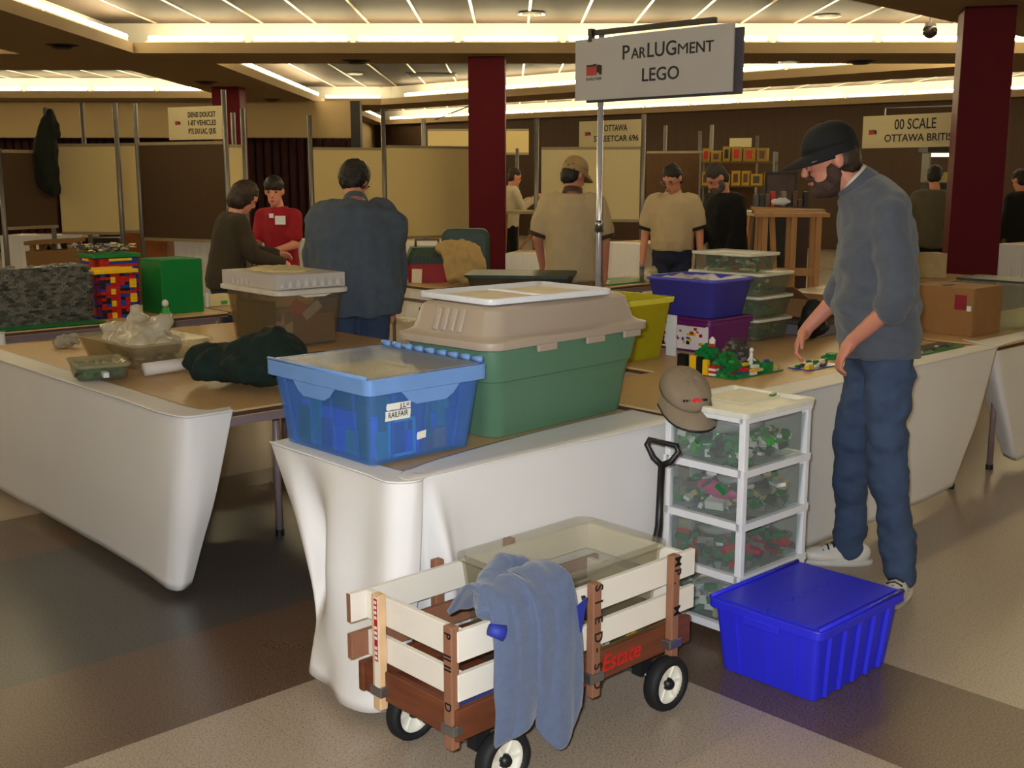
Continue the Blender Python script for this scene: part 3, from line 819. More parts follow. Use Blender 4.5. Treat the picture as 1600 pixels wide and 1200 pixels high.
# ---------------------------------------------------------------- see-through blue tote on the near table
M_cblue = clear_mat('clear_blue_plastic', (126,172,236), 0.80, (206,226,250), 0.28)
M_cblue2 = clear_mat('clear_blue_rim', (140,184,238), 0.4, (128,176,238), 0.28)
def tape(parent, origin, X, Y, w, h, m, seed=1, name='masking_tape', jag=.004):
    r = random.Random(seed); X = Vector(X).normalized(); Y = Vector(Y).normalized(); N_ = X.cross(Y); O = Vector(origin)
    pts = [(0,0), (w,0), (w + r.uniform(-jag, jag), h*.5), (w,h), (0,h), (r.uniform(-jag, jag), h*.5)]
    mb = MB(); P = [O + X*a + Y*b for a, b in pts]; Q = [p + N_*.0008 for p in P]; k = len(P)
    mb.add(P + Q, [tuple(range(k-1, -1, -1)), tuple(range(k, 2*k))] + [(i, (i+1) % k, k + (i+1) % k, k + i) for i in range(k)])
    return mb.build(name, m, parent)
M_tape = mat('cream_masking_tape', (226,222,210), 0.8, var=0.03)
def blue_tote():
    c = W(2.265, 3.10, TT + .0065)
    o = thing('storage_tote', 'see-through light blue tote with masking tape label on the near table', 'tote', c, ANG)
    L0, W0, L1, W1, H = .41, .50, .47, .57, .285
    tub(L0, W0, L1, W1, H, .025, .004, .006, .012).build('body', M_cblue, o)
    R = [rrect(L1+.012, W1+.012, .025, H-.05), rrect(L1+.03, W1+.03, .028, H-.05), rrect(L1+.03, W1+.03, .028, H), rrect(L1+.0, W1+.0, .025, H), rrect(L1+.012, W1+.012, .025, H-.05)]
    MB().loft(R, False, False).build('rim', M_cblue2, o, bevel=.002)
    # scalloped skirt under the rim at mid side
    def skirt(axis, s):
        mb = MB(); prof = [(-.12,0),(-.09,-.03),(-.06,-.045),(.06,-.045),(.09,-.03),(.12,0)]
        d = (W1/2 + .012) if axis == 'y' else (L1/2 + .012)
        P = [Vector((a, s*d, H-.05+b)) if axis == 'y' else Vector((s*d, a, H-.05+b)) for a, b in prof]
        n = Vector((0, s*.004, 0)) if axis == 'y' else Vector((s*.004, 0, 0)); Q = [p + n for p in P]; k = len(P)
        mb.add(P + Q, [tuple(range(k)), tuple(range(k, 2*k))] + [(i, (i+1) % k, k + (i+1) % k, k + i) for i in range(k)])
        mb.build('rim_skirt', M_cblue2, o)
    skirt('y', -1); skirt('x', -1)
    for s in (-1, 1):
        MB().loft([rrect(L1*.5-.004, W1-.02, .01, H-.004, cx=s*L1*.25), rrect(L1*.5-.004, W1-.02, .01, H+.002, cx=s*L1*.25)]).build('lid_flap', clear_mat('clear_lid_plastic', (206,204,190), 0.72, (236,236,230)), o)
    for k in range(9):                                    # hinge knuckles standing up along the far side
        y = -W1/2 + .03 + k*(W1-.06)/8
        MB().tube([(L1/2+.004, y-.022, H+.012), (L1/2+.004, y+.022, H+.012)], .011, 8).build('hinge_knuckle', M_cblue2, o, True)
    MB().tube([(-L1/2-.008, -W1/2, H+.004), (-L1/2-.008, W1/2, H+.004)], .006, 8).build('hinge_pin', M_cblue2, o, True)
    for s in (-1, 1):
        for k in range(4):
            y = -.2 + .133*k
            MB().beam((s*(L0/2+.001), y*.9, .01), (s*(L1/2+.001), y, H-.055), .012, .004, up=(s,0,.1)).build('rib', M_cblue, o)
        for k in range(3):
            x = -.14 + .14*k
            MB().beam((x*.9, s*(W0/2+.001), .01), (x, s*(W1/2+.001), H-.055), .012, .004, up=(0,s,.1)).build('rib', M_cblue, o)
    # tapes on the right hand long face (facing -v)
    n = Vector((0, -1, 0)); t = (W1 - W0) / 2 / H; Yd = Vector((0, -t, 1)).normalized()
    def face(x, z): return Vector((x, -W0/2 - t*z - .0085, z))
    tape(o, face(-.165, .178), (1,0,0), Yd, .095, .022, M_tape, 4); tape(o, face(-.17, .143), (1,0,0), Yd, .10, .032, M_tape, 5)
    text('RAILFAIR', .026, M_ink, o, face(-.158, .152) + n*.0016, Vector((1,0,.03)), Yd, 'handwriting', .0003, .0002, width=.078)
    text('J.L=', .024, M_ink, o, face(-.115, .180) + n*.0016, Vector((1,0,.05)), Yd, 'handwriting', .0003, .0002, width=.038)
    tape(o, face(-.035, .062), (1,0,.1), Yd, .036, .026, M_tape, 9, 'torn_tape', .008)
    # what shows through: folders, green panels, bright bits
    mats_ = [mat('inside_navy', (40,64,150), .5), BM['green'], mat('inside_teal', (40,160,140), .5), mat('inside_blue', (50,100,226), .5), BM['red'], mat('inside_orange', (190,120,60), .6), M_card]
    r = random.Random(3); mb = MB()
    for k in range(12):
        x = -.17 + .03*k; h = r.uniform(.12, .23); mb.box(x, x+.024, -.22 + r.uniform(0,.02), .2, .012, h, r.choice([0,0,3,2,1]))
    for k in range(6): mb.box(-.185, -.172, -.2 + k*.068, -.145 + k*.068, .012, r.uniform(.08,.2), [1,2,3,0,2,1][k])
    for k in range(6): mb.box(-.17 + k*.058, -.12 + k*.058, -.236, -.224, .012, [.10,.17,.09,.05,.08,.14][k], [2,0,3,4,5,0][k])
    for k in range(4): mb.box(-.2, .2, -.25 + .02*k, .25, .235 + .005*k, .24 + .005*k, 6) if k == 0 else None
    mb.build('packed_parts', mats_, o)['kind'] = 'stuff'
    fr = MB()
    for a in ((-.13, .012, -.02, .022), (-.13, .125, -.02, .135), (-.13, .012, -.12, .135), (-.03, .012, -.02, .135)):
        fr.box(a[0], a[2], -.2405, -.237, a[1], a[3])
    fr.build('inner_frame', mat('aqua_frame', (90,210,220), .4), o)
blue_tote()

# ---------------------------------------------------------------- big green tote with grey lid
M_gtote = mat('sage_green_plastic', (84,120,96), 0.4, var=0.03, scale=4)
M_glid = mat('warm_grey_plastic', (164,148,132), 0.45, var=0.02, scale=4)
def green_tote():
    c = W(2.965, 3.085, TT + .002)
    o = thing('storage_tote', 'large green tote with raised warm grey lid on the near table', 'tote', c, ANG + math.radians(3.5))
    L0, W0, L1, W1, H = .74, .37, .86, .46, .33
    R = [rrect(L0, W0, .06, 0, 7), rrect(L0+.055, W0+.04, .06, .2, 7), rrect(L0+.075, W0+.058, .06, .205, 7), rrect(L1, W1, .06, H, 7), rrect(L1-.012, W1-.012, .06, H, 7), rrect(L0-.012, W0-.012, .05, .01, 7)]
    MB().loft(R).build('body', M_gtote, o, True, bevel=.003)
    zl = H - .01
    R = [rrect(L1+.03, W1+.03, .065, zl, 7), rrect(L1+.05, W1+.05, .07, zl+.004, 7), rrect(L1+.05, W1+.05, .07, zl+.03, 7), rrect(L1+.01, W1+.01, .07, zl+.036, 7),
         rrect(L1-.03, W1-.02, .07, zl+.05, 7), rrect(L1-.09, W1-.06, .06, zl+.13, 7), rrect(L1-.13, W1-.10, .05, zl+.142, 7), rrect(L1-.2, W1-.16, .04, zl+.142, 7)]
    MB().loft(R).build('lid', M_glid, o, True, bevel=.002)
    for k in range(4):                                    # moulded flutes at the left end of the lid
        y = -.06 + .04*k
        MB().beam((-(L1/2-.012), y, zl+.05), (-(L1/2-.042), y, zl+.13), .026, .014, up=(-1,0,.3)).build('grip_flute', M_glid, o, True, bevel=.005)
    for s in (-1,):
        for x in (-.17, .1, .32):
            MB().box(x-.05, x+.05, s*(W1/2+.012)-.006, s*(W1/2+.03), zl-.02, zl+.006).build('latch_tab', M_glid, o, bevel=.003)
    # separate white lid lying on top
    z = TT + .002 + zl + .142
    c2 = c + U*(-.04) + V*.015
    o2 = thing('loose_lid', 'white tray-like lid lying on top of the big green tote', 'lid', (c2.x, c2.y, z), ANG - math.radians(2))
    Ll, Wl = .62, .42
    R = [rrect(Ll-.04, Wl-.04, .03, .001), rrect(Ll, Wl, .035, .006), rrect(Ll, Wl, .035, .026), rrect(Ll-.02, Wl-.02, .03, .028), rrect(Ll-.06, Wl-.06, .03, .012)]
    MB().loft(R).build('tray', M_white, o2, True, bevel=.002)
    for x0, x1 in ((-.24, -.02), (.02, .24)):
        MB().loft([rrect(x1-x0, .26, .02, .0125, cx=(x0+x1)/2), rrect(x1-x0, .26, .02, .016, cx=(x0+x1)/2)]).build('inset_panel', mat('lid_inset', (206,192,168), .6), o2)
    MB().box(-.012, .012, -.16, .16, .012, .021).build('centre_rib', M_white, o2, bevel=.004)
green_tote()

# ---------------------------------------------------------------- drawer tower
M_cclear = clear_mat('frosted_clear_plastic', (196,198,200), 0.82, (240,242,242), 0.2)
M_smoke = clear_mat('clear_drawer_plastic', (186,190,190), 0.88, (240,244,243), 0.15)
def drawer_tower():
    u0, u1, v0, v1 = 3.175, 3.585, 2.225, 2.575
    c = W((u0+u1)/2, (v0+v1)/2, 0)
    o = thing('drawer_tower', 'white framed tower of four clear plastic drawers on castors', 'drawers', c, ANG)
    L, Wd = u1-u0, v1-v0; zb, ztp, n = .045, .845, 4; t = .026
    h = (ztp - zb - .03) / n
    for sx in (-1, 1):
        for sy in (-1, 1):
            MB().box(sx*L/2 - (t if sx > 0 else 0), sx*L/2 + (0 if sx > 0 else t), sy*Wd/2 - (t if sy > 0 else 0), sy*Wd/2 + (0 if sy > 0 else t), zb, ztp).build('upright', M_white, o, bevel=.003)
    for k in range(n + 1):
        z = zb + k*h; fr = MB()
        for sy in (-1, 1): fr.box(-L/2-.003, L/2+.003, sy*(Wd/2+.003) - (t if sy > 0 else 0), sy*(Wd/2+.003) + (0 if sy > 0 else t), z, z+.026)
        for sx in (-1, 1): fr.box(sx*(L/2+.003) - (t if sx > 0 else 0), sx*(L/2+.003) + (0 if sx > 0 else t), -Wd/2+.01, Wd/2-.01, z, z+.026)
        fr.build('shelf_frame', M_white, o)
    R = [rrect(L+.02, Wd+.02, .02, ztp-.012), rrect(L+.025, Wd+.025, .02, ztp+.008), rrect(L-.02, Wd-.02, .02, ztp+.01), rrect(L-.05, Wd-.05, .02, ztp-.002)]
    MB().loft(R).build('top', mat('pale_top_tray', (214,212,196), .4), o, bevel=.002)
    cols = [['green','green','white','lime','dark'], ['dark','grey','green','tan','white'], ['green','dark','grey','red','green'], ['white','grey','green','tan','white']]
    for k in range(n):
        z = zb + (n-1-k)*h + .028
        d = thing('drawer', None, None)
        d.parent = o; d.location = (0, 0, z)
        R = [rrect(L-.03, Wd-.03, .02, 0), rrect(L-.012, Wd-.012, .02, h-.04), rrect(L-.018, Wd-.018, .02, h-.04), rrect(L-.04, Wd-.04, .02, .005)]
        MB().loft(R).build('drawer_box', M_smoke, d)
        r = random.Random(40 + k); mb = MB(); heap(mb, 210, L-.075, Wd-.075, .012, .085 + .02*(k % 2), r, 5, .014, .044)
        mb.build('loose_bricks', [BM[q] for q in cols[k]], d)['kind'] = 'stuff'
    # bags and packets seen through the drawers
    pk = [(0, .10, 'bag', (-.05, 0, .125), (.26, .24, .07)), (1, 0, 'pink', (-.14, -.02, .085), (.06, .22, .06)), (1, 0, 'bag', (-.06, -.06, .125), (.2, .16, .05)), (3, 0, 'bag', (-.08, 0, .08), (.16, .2, .06)), (2, 0, 'bag', (-.05, .0, .125), (.26, .16, .05))]
    bagm = clear_mat('crumpled_plastic_bag', (206,204,202), 0.55, (230,230,230), 0.12); pink = mat('pink_packet', (206,60,130), .35)
    kids = [k for k in o.children if k.name.startswith('drawer') and not k.name.startswith('drawer_')]
    for i, _, kind, cc, sz in pk:
        mb = MB().ell(cc, (sz[0]/2, sz[1]/2, sz[2]/2), nu=14, nv=8)
        for j, p in enumerate(mb.v): p += Vector((noise.noise(p*40), noise.noise(p*40+Vector((5,0,0))), noise.noise(p*40+Vector((9,0,0)))))*.012
        mb.build('packet' if kind == 'pink' else 'plastic_bag', pink if kind == 'pink' else bagm, kids[i] if i < len(kids) else o, True)
    for sx in (-1, 1):
        for sy in (-1, 1):
            x, y = sx*(L/2-.04), sy*(Wd/2-.04)
            MB().tube([(x-.012, y, .022), (x+.012, y, .022)], .022, 12).build('castor', M_black, o)
            MB().box(x-.008, x+.008, y-.02, y+.012, .022, zb).build('castor_fork', M_black, o)
    return c, ztp
TOW, TOWZ = drawer_tower()

# tan baseball cap on the tower
def cap_on_tower():
    o = thing('baseball_cap', 'khaki baseball cap with small red logo hanging over the drawer tower edge', 'cap', W(3.175, 2.475, TOWZ + .024), 0)
    m = mat('khaki_twill', (128,112,92), .85, bump=.1, bscale=200)
    # forward of the cap points to the camera side (-v), tipped down
    F = (-V*.80 - U*.42).normalized(); side = Vector((0,0,1)).cross(F).normalized() * -1
    tip = math.radians(33)
    Fd = (F*math.cos(tip) - Vector((0,0,1))*math.sin(tip)).normalized(); Up = side.cross(Fd)
    if Up.z < 0: Up = -Up
    mb = MB(); rings = []
    for j in range(9):
        t = math.pi/2 * j / 8.3; rr = math.cos(t)
        rings.append([side*(.092*rr*math.cos(a)) + Fd*(.112*rr*math.sin(a) - .035) + Up*(.072*math.sin(t)**.8 + .006*noise.noise(Vector((a*2, t*3, 1)))) for a in [2*math.pi*k/28 for k in range(28)]])
    mb.loft(rings); mb.build('crown', m, o, True)
    mb = MB(); n = 14; P = []; Q = []
    for k in range(n + 1):
        a = math.pi * k / n; cx, cy = math.cos(a), math.sin(a)
        inner = side*(.090*cx) + Fd*(.106*cy - .035)
        outr = side*(.100*cx) + Fd*(.178*cy**.75 - .02 if cy > 0 else -.02)
        drop = -.030*(cx*cx) - .012
        P.append(inner + Up*.004); Q.append(outr + Up*(drop + .006))
    N1 = len(P)
    lo = [p - Up*.004 for p in P]; lq = [q - Up*.004 for q in Q]
    mb.add(P + Q + lo + lq, [(i, i+1, N1+i+1, N1+i) for i in range(n)] + [(2*N1+i, 2*N1+i+1, 3*N1+i+1, 3*N1+i) for i in range(n)] + [(N1+i, N1+i+1, 3*N1+i+1, 3*N1+i) for i in range(n)])
    mb.build('brim', m, o, True)
    MB().tube([q - Up*.002 for q in Q], .0035, 6).build('brim_piping', M_black, o, True)
    MB().ell(Up*.073 - Fd*.035, (.008,.008,.005)).build('button', m, o, True)
    fc = Fd*.052 + Up*.042; nrm = (Fd*.8 + Up*.55).normalized(); yy = side.cross(nrm)
    if yy.z < 0: yy = -yy
    xx = yy.cross(nrm)
    mb = MB(); rr_ = [fc + xx*(.017*math.cos(a)) + yy*(.008*math.sin(a)) + nrm*.004 for a in [2*math.pi*k/16 for k in range(16)]]
    mb.loft([rr_, [p + nrm*.004 for p in rr_]]); mb.build('red_badge', mat('bright_red_patch', (214,30,40), .5), o)
    mb = MB()
    for a in (-.045, -.034, -.024, .024, .032, .040): mb.obox(fc + xx*a + yy*(.001*abs(a)) + nrm*.001, (.006, .008, .006), Matrix((xx, yy, nrm)).transposed())
    mb.build('embroidery', M_ink, o)
cap_on_tower()
# sheet of clear plastic / papers on tower top
o = MB().box(-.12,.12,-.09,.09,0,.004).build('flat_sheet', mat('pale_sheet', (206,200,176), .4)); o.location = W(3.46, 2.44, TOWZ - .0015); o.rotation_euler = (0,0,ANG)
tag(o, 'pale flat sheet lying on the drawer tower beside the khaki cap', 'sheet')
o = MB().box(-.025,.025,-.008,.008,0,.006).build('green_strip', BM['green']); o.location = W(3.55, 2.37, TOWZ + .003); o.rotation_euler = (0,0,ANG+.3)
tag(o, 'small green strip on the corner of the drawer tower top', 'toy part')
# ---------------------------------------------------------------- wagon with slatted wooden sides
M_slat = mat('chipped_white_paint', (224,216,204), .6, var=.03, scale=8, bump=.1, bscale=30)
M_red_wood = mat('red_brown_stained_wood', (104,56,34), .5, var=.26, scale=6, stretch=(1,1,8))
M_stake = mat('hardwood_stake', (138,94,70), .55, var=.12, scale=10, stretch=(3,3,.4))
M_tyre = mat('black_rubber', (22,22,24), .7)
M_rim = mat('cream_wheel_plastic', (224,220,206), .4)
def wagon():
    u0, u1, v0, v1 = 1.80, 2.76, 2.135, 2.555
    c = W((u0+u1)/2, (v0+v1)/2, 0)
    o = thing('wagon', 'wooden pull wagon with white slatted sides in front of the near table', 'wagon', c, ANG)
    L, Wd = u1-u0, v1-v0; zb = .185
    hx, hy = L/2, Wd/2
    MB().box(-hx+.02, hx-.02, -hy+.015, hy-.015, zb, zb+.018).build('bed', M_red_wood, o)
    for s in (-1, 1):
        MB().box(-hx-.01, hx+.01, s*hy-.011, s*hy+.011, zb-.005, zb+.085).build('bed_side', M_red_wood, o, bevel=.003)
        MB().box(s*hx-.011-s*.01, s*hx+.011-s*.01, -hy+.011, hy-.011, zb-.005, zb+.085).build('bed_end', M_red_wood, o, bevel=.003)
    zs = ((zb+.105, zb+.18), (zb+.215, zb+.30))
    for a, b in zs:
        for s in (-1, 1):
            ext0 = .045 if s > 0 else .0
            MB().box(-hx-ext0, hx+.03, s*(hy-.002)-.009, s*(hy-.002)+.009, a, b).build('slat', M_stake if (s > 0 and a == zs[0][0]) else M_slat, o, bevel=.002)
            MB().box(s*(hx-.02)-.009, s*(hx-.02)+.009, -hy+.012, hy-.012, a, b).build('slat', M_slat, o, bevel=.002)
    def stake(x, y, m=M_stake, z1=zb+.315, z0=zb-.035, w=.034):
        k = MB().box(-w/2, w/2, -.014, .014, z0, z1).build('stake', m, o, bevel=.004); k.location = (x, y, 0)
        return k
    def ybr(st_, ax):
        MB().box(-.03, .03, -.018, .018, zb+.012, zb+.042).build('bracket', M_metal, st_, bevel=.003) if ax == 'y' else MB().box(-.018, .018, -.026, .026, zb+.012, zb+.042).build('bracket', M_metal, st_, bevel=.003)
    yn = -hy - .024
    s1 = stake(-hx + .50, yn); s2 = stake(-hx + .86, yn)
    for k in (s1, s2): ybr(k, 'y')
    def letters(st_, s_, zstart, step, size, face='y', wid=.018):
        for i, ch in enumerate(s_):
            if ch == ' ': continue
            if face == 'y':
                text(ch, size, M_ink, st_, Vector((-.010, -.0142, zstart - step*i)), (0,0,-1), (1,0,0), 'letter', .0006, .0006)
            else:
                text(ch, size, M_ink, st_, Vector((-.0142, .008, zstart - step*i)), (0,0,-1), (0,-1,0), 'letter', .0006, .0006)
    letters(s1, 'SIED-SD', zb+.312, .048, .046)
    letters(s2, 'MP. M', zb+.312, .04, .044)
    # stakes on the left end
    def stake_x(y, m):
        k = MB().box(-.014, .014, -.017, .017, zb-.03, zb+.315).build('stake', m, o, bevel=.004); k.location = (-hx - .006, y, 0)
        ybr(k, 'x'); return k
    e1 = stake_x(hy - .09, mat('pale_pine_stake', (206,170,128), .6)); e2 = stake_x(-hy + .015, M_stake)
    MB().box(-.0155, -.0145, -.017, .004, zb+.03, zb+.31).build('white_strip', M_slat, e1)
    tp = MB().box(-.0166, -.0156, -.014, .001, zb+.12, zb+.305).build('red_tape', M_red, e1)
    for k in range(12): MB().box(-.0172, -.0167, -.012, -.001, zb+.125+.015*k, zb+.134+.015*k).build('print', M_slat, e1) if k not in (3, 7) else None
    text('P', .036, M_ink, e2, Vector((-.0146, .010, zb+.30)), (0,0,-1), (0,-1,0), 'letter', .0005, .0005)
    for z in (.235, .225, .205, .195): MB().box(-.0152, -.0142, -.016, .012, zb+z-.0025, zb+z+.0025).build('mark', M_ink, e2)
    text('D', .036, M_ink, e2, Vector((-.0146, .010, zb+.105)), (0,0,-1), (0,-1,0), 'letter', .0005, .0005)
    text('J', .036, M_ink, e2, Vector((-.0146, .010, zb+.02)), (0,0,-1), (0,-1,0), 'letter', .0005, .0005)
    for x in (-.18, .12): stake(x, hy + .024)
    # stub of the crossing end boards, brown
    for a, b in zs:
        MB().box(-hx-.048, -hx-.0455, hy-.010, hy+.006, a, b).build('board_end', M_stake, o)
    text('Estate', .075, mat('red_script', (196,30,26), .5), o, Vector((.072, -hy-.0118, zb+.018)), (1,0,.02), (.25,0,1), 'lettering', .0004, .001, width=.17)
    # running gear
    ax0, ax1 = 1.935 - (u0+u1)/2, 2.63 - (u0+u1)/2; R = .088
    yo = (2.105 - (v0+v1)/2, 2.50 - (v0+v1)/2)
    for x in (ax0, ax1):
        MB().tube([(x, yo[0], R), (x, yo[1], R)], .009, 8).build('axle', M_metal, o, True)
        MB().beam((x, yo[0]+.1, R), (x, yo[0]+.1, zb), .04, .05, up=(1,0,0)).build('axle_bracket', M_tyre, o)
        MB().beam((x, yo[1]-.1, R), (x, yo[1]-.1, zb), .04, .05, up=(1,0,0)).build('axle_bracket', M_tyre, o)
        for i, y in enumerate(yo):
            w = thing('wheel', None, None); w.parent = o; w.location = (x, y, R)
            w.rotation_euler = (math.pi/2, 0, 0)
            prof = [(R*.70, -.022), (R*.92, -.024), (R, -.012), (R, .012), (R*.92, .024), (R*.70, .022)]
            MB().lathe(prof + [prof[0]], 32).build('tyre', M_tyre, w, True)
            rim = MB().lathe([(.0, -.006), (R*.62, -.006), (R*.74, -.020), (R*.74, .020), (R*.62, .006), (0, .006)], 28); rim.build('rim', M_rim, w, True)
            for k in range(6):
                a = k*math.pi/3; mb = MB()
                for s in (-1, 1): mb.beam((.02*math.cos(a), .02*math.sin(a), s*.006), (R*.66*math.cos(a), R*.66*math.sin(a), s*.009), .008, .008)
                mb.build('spoke', M_rim, w)
            MB().lathe([(0, -.026), (.014, -.024), (.02, -.012), (.02, .012), (.014, .024), (0, .026)], 14).build('hub', M_black, w, True)
    MB().beam((ax1-.25, 0, R+.02), (ax1, 0, R+.01), .03, .02).build('drawbar', M_metal, o)
    MB().beam((ax1-.2, yo[0]+.12, zb), (ax1, 0, R), .02, .02).build('brace', M_metal, o)
    # pull handle leaning up at the right end
    cx, cy = (u0+u1)/2, (v0+v1)/2
    p0 = Vector((ax1 + .12, 0.0, R)); p1 = Vector((2.745 - cx + .05, 2.285 - cy, .52)); p2 = Vector((2.835 - cx, 2.31 - cy, .715))
    hd = thing('pull_handle', None, None); hd.parent = o
    MB().tube([(ax1, 0, R), p0, p1, p2], .012, 10).build('shaft', M_black, hd, True)
    top = p2 + (p2 - p1).normalized() * .075; sd = Vector((.35, -.9, -.12)).normalized() * .055
    MB().tube([p2, p2 + sd*.55 + (top-p2)*.25, p2 + sd + (top-p2)*.75, top + sd*.85, top - sd*.85, p2 - sd + (top-p2)*.75, p2 - sd*.55 + (top-p2)*.25, p2], .0105, 8).build('grip', M_black, hd, True)
    return o, c
WAG, WAGC = wagon()
# clear bin standing in the wagon
c = W(2.40, 2.335, .205)
o = thing('clear_bin', 'open clear plastic bin standing inside the wagon', 'bin', c, ANG)
tub(.50, .30, .56, .355, .325, .04, .005, .012, .016).build('body', clear_mat('milky_clear_plastic', (206,202,190), 0.88, (244,243,238), .2), o, True)
contents(o, .44, .24, .01, .05, ['green', 'green', 'white', 'blue', 'yellow'], 60, 12)
# blue cloth and green sheet lying in the wagon bed
o = MB().box(-.22,.22,-.006,.006,0,.05).build('green_board', BM['green']); o.location = W(2.52, 2.165, .205); o.rotation_euler = (0,0,ANG)
tag(o, 'green toy baseplate standing between wagon side and clear bin', 'baseplate')
o = MB().box(-.1,.1,-.05,.05,0,.03).build('blue_cloth', mat('blue_cloth', (40,60,140), .9), bevel=.01); o.location = W(1.96, 2.22, .205); o.rotation_euler = (0,0,ANG)
tag(o, 'folded blue cloth in the left end of the wagon', 'cloth')
# jacket thrown over the wagon side
M_jkt = mat('slate_blue_fleece', (84,96,124), .95, var=.08, scale=40, bump=.25, bscale=160, sheen=.3)
def wagon_jacket():
    base = W(2.1, 2.12, 0)
    o = thing('jacket', 'slate blue jacket thrown over the near side of the wagon', 'jacket', base, ANG)
    def panel(xs, path, hem, name, nx=26, ny=40):
        mb = MB(); vs = []
        for i in range(nx + 1):
            s = i / nx
            for j in range(ny + 1):
                t = j / ny
                p = cat([Vector((0, a, b)) for a, b in path], t)
                wid = xs[0][0] + (xs[1][0]-xs[0][0])*t, xs[0][1] + (xs[1][1]-xs[0][1])*t
                x = wid[0] + (wid[1]-wid[0])*s
                dz = hem(s) * t**2
                fold = .006*math.sin(s*6 + t*2) * min(1, t*1.5) + .010*noise.noise(Vector((x*14, t*3, 1.7)))
                vs.append(Vector((x + .01*noise.noise(Vector((s*4, t*5, 3))), p.y - abs(fold) - .02*math.sin(math.pi*s)*t, p.z + dz + .012*noise.noise(Vector((x*20, t*5, 0))))))
        n = ny + 1; mb.add(vs, [(i*n+j, (i+1)*n+j, (i+1)*n+j+1, i*n+j+1) for i in range(nx) for j in range(ny)])
        k = mb.build(name, M_jkt, o, True); sd = k.modifiers.new('cloth', 'SOLIDIFY'); sd.thickness = .014; sd.offset = 0
        return k
    over = [(.16, .47), (.11, .545), (.05, .575), (-.015, .545), (-.045, .46), (-.055, .32), (-.055, .25), (-.05, .185)]
    panel(((-.21, -.06), (-.235, -.06)), over, lambda s: -.02*(1-s) + .025*s, 'front_panel')
    over2 = [(.17, .47), (.12, .55), (.06, .578), (-.02, .55), (-.055, .46), (-.065, .32), (-.065, .23), (-.06, .165)]
    panel(((-.09, .07), (-.085, .085)), over2, lambda s: -.07*math.sin(math.pi*min(1, s*1.1)) + .06*max(0, s-.75), 'sleeve_panel')
    # rolled collar at the left with a dark lining
    mb = MB(); mb.tube([(-.23, -.02, .52), (-.19, .03, .55), (-.12, .09, .56), (-.04, .12, .58), (.04, .11, .57)], [.024, .032, .036, .034, .02], 12)
    blob('collar', mb, M_jkt, o, .008, 4, (.006, 22, 22))
    mb = MB(); mb.tube([(-.235, -.04, .49), (-.20, -.058, .475)], [.016, .022], 12); mb.build('lining', mat('navy_lining', (38,52,150), .6), o, True)
    mb = MB(); mb.add([(.03,-.10,.50),(.08,-.09,.51),(.045,-.10,.42)], [(0,1,2)]); k = mb.build('lining_flap', MATS['navy_lining'], o); sd = k.modifiers.new('t','SOLIDIFY'); sd.thickness = .004
    MB().tube([(.088, -.07, .505), (.092, -.075, .47), (.094, -.075, .435)], [.006, .004, .003], 8).build('cord_toggle', M_black, o, True)
wagon_jacket()

# ---------------------------------------------------------------- things on the table behind: yellow bin, tubs, stacked bins
M_cyel = clear_mat('clear_yellow_plastic', (206,196,44), 0.6, (226,220,110), .3)
o = thing('yellow_bin', 'open see-through yellow bin beside the green tote', 'bin', W(4.30, 3.87, TT+.002), ANG)
tub(.34, .42, .40, .50, .31, .03, .004, .012, .02).build('body', M_cyel, o)
MB().box(-.202, -.196, -.22, .22, .17, .18).build('band', mat('amber_band', (214,160,30), .4), o)
MB().loft([rrect(.43, .53, .04, .285), rrect(.436, .536, .04, .31), rrect(.40, .50, .03, .31), rrect(.40, .50, .03, .285)], False, False).build('rim', mat('yellow_rim', (214,206,60), .35), o)
MB().box(-.06, .08, -.03, .05, .012, .285).build('red_part', BM['red'], o)
contents(o, .28, .36, .01, .14, ['yellow', 'green', 'lime', 'yellow'], 80, 77)
o = MB().box(-.005, .005, -.03, .03, 0, .21).build('flat_board', M_white); o.location = W(4.545, 3.66, TT+.002); o.rotation_euler = (0,0,ANG)
tag(o, 'white flat panel standing between yellow bin and purple tub', 'panel')

M_purple = mat('purple_plastic', (96,24,96), .4)
o = thing('purple_tub', 'purple toy tub with printed picture label under the blue dishpan', 'tub', W(4.90, 3.76, TT+.002), ANG)
tub(.34, .40, .37, .43, .165, .03, .006, .012, .02).build('body', M_purple, o)
MB().loft([rrect(.39,.45,.03,.165), rrect(.39,.45,.03,.178)]).build('lid', M_purple, o, bevel=.003)
MB().box(-.184, -.178, -.20, .12, .012, .14).build('label_sheet', mat('label_white', (216,210,214), .5), o)
r = random.Random(5)
for k in range(26):
    m = [BM['red'], BM['blue'], BM['yellow'], BM['black'], BM['red'], BM['lime']][r.randrange(6)]
    y = r.uniform(-.18, .10); z = r.uniform(.02, .07) if k > 7 else r.uniform(.075, .12)
    if k <= 7: m = BM['red'] if k < 6 else BM['yellow']
    MB().box(-.1862, -.1842, y, y + r.uniform(.012, .03), z, z + r.uniform(.008, .018)).build('label_print', m, o)
M_dish = mat('violet_blue_plastic', (78,76,180), .4, var=.03)
o = thing('dishpan', 'violet blue open plastic bin with white paper inside, on the purple tub', 'bin', W(4.91, 3.77, TT+.182), ANG)
tub(.31, .38, .37, .45, .20, .05, .005, .012, .016).build('body', M_dish, o, True)
mb = MB(); n = 16; vs = []
for i in range(n+1):
    for j in range(n+1):
        x = -.17 + .34*i/n; y = -.21 + .42*j/n
        e = max(abs(x)/.17, abs(y)/.21)
        vs.append((x, y, .16 + .03*noise.noise(Vector((x*14, y*14, 2))) + .03*(e > .8)))
mb.add(vs, [(i*(n+1)+j, (i+1)*(n+1)+j, (i+1)*(n+1)+j+1, i*(n+1)+j+1) for i in range(n) for j in range(n)])
mb.build('paper_lining', mat('white_tissue', (222,216,212), .8), o, True)

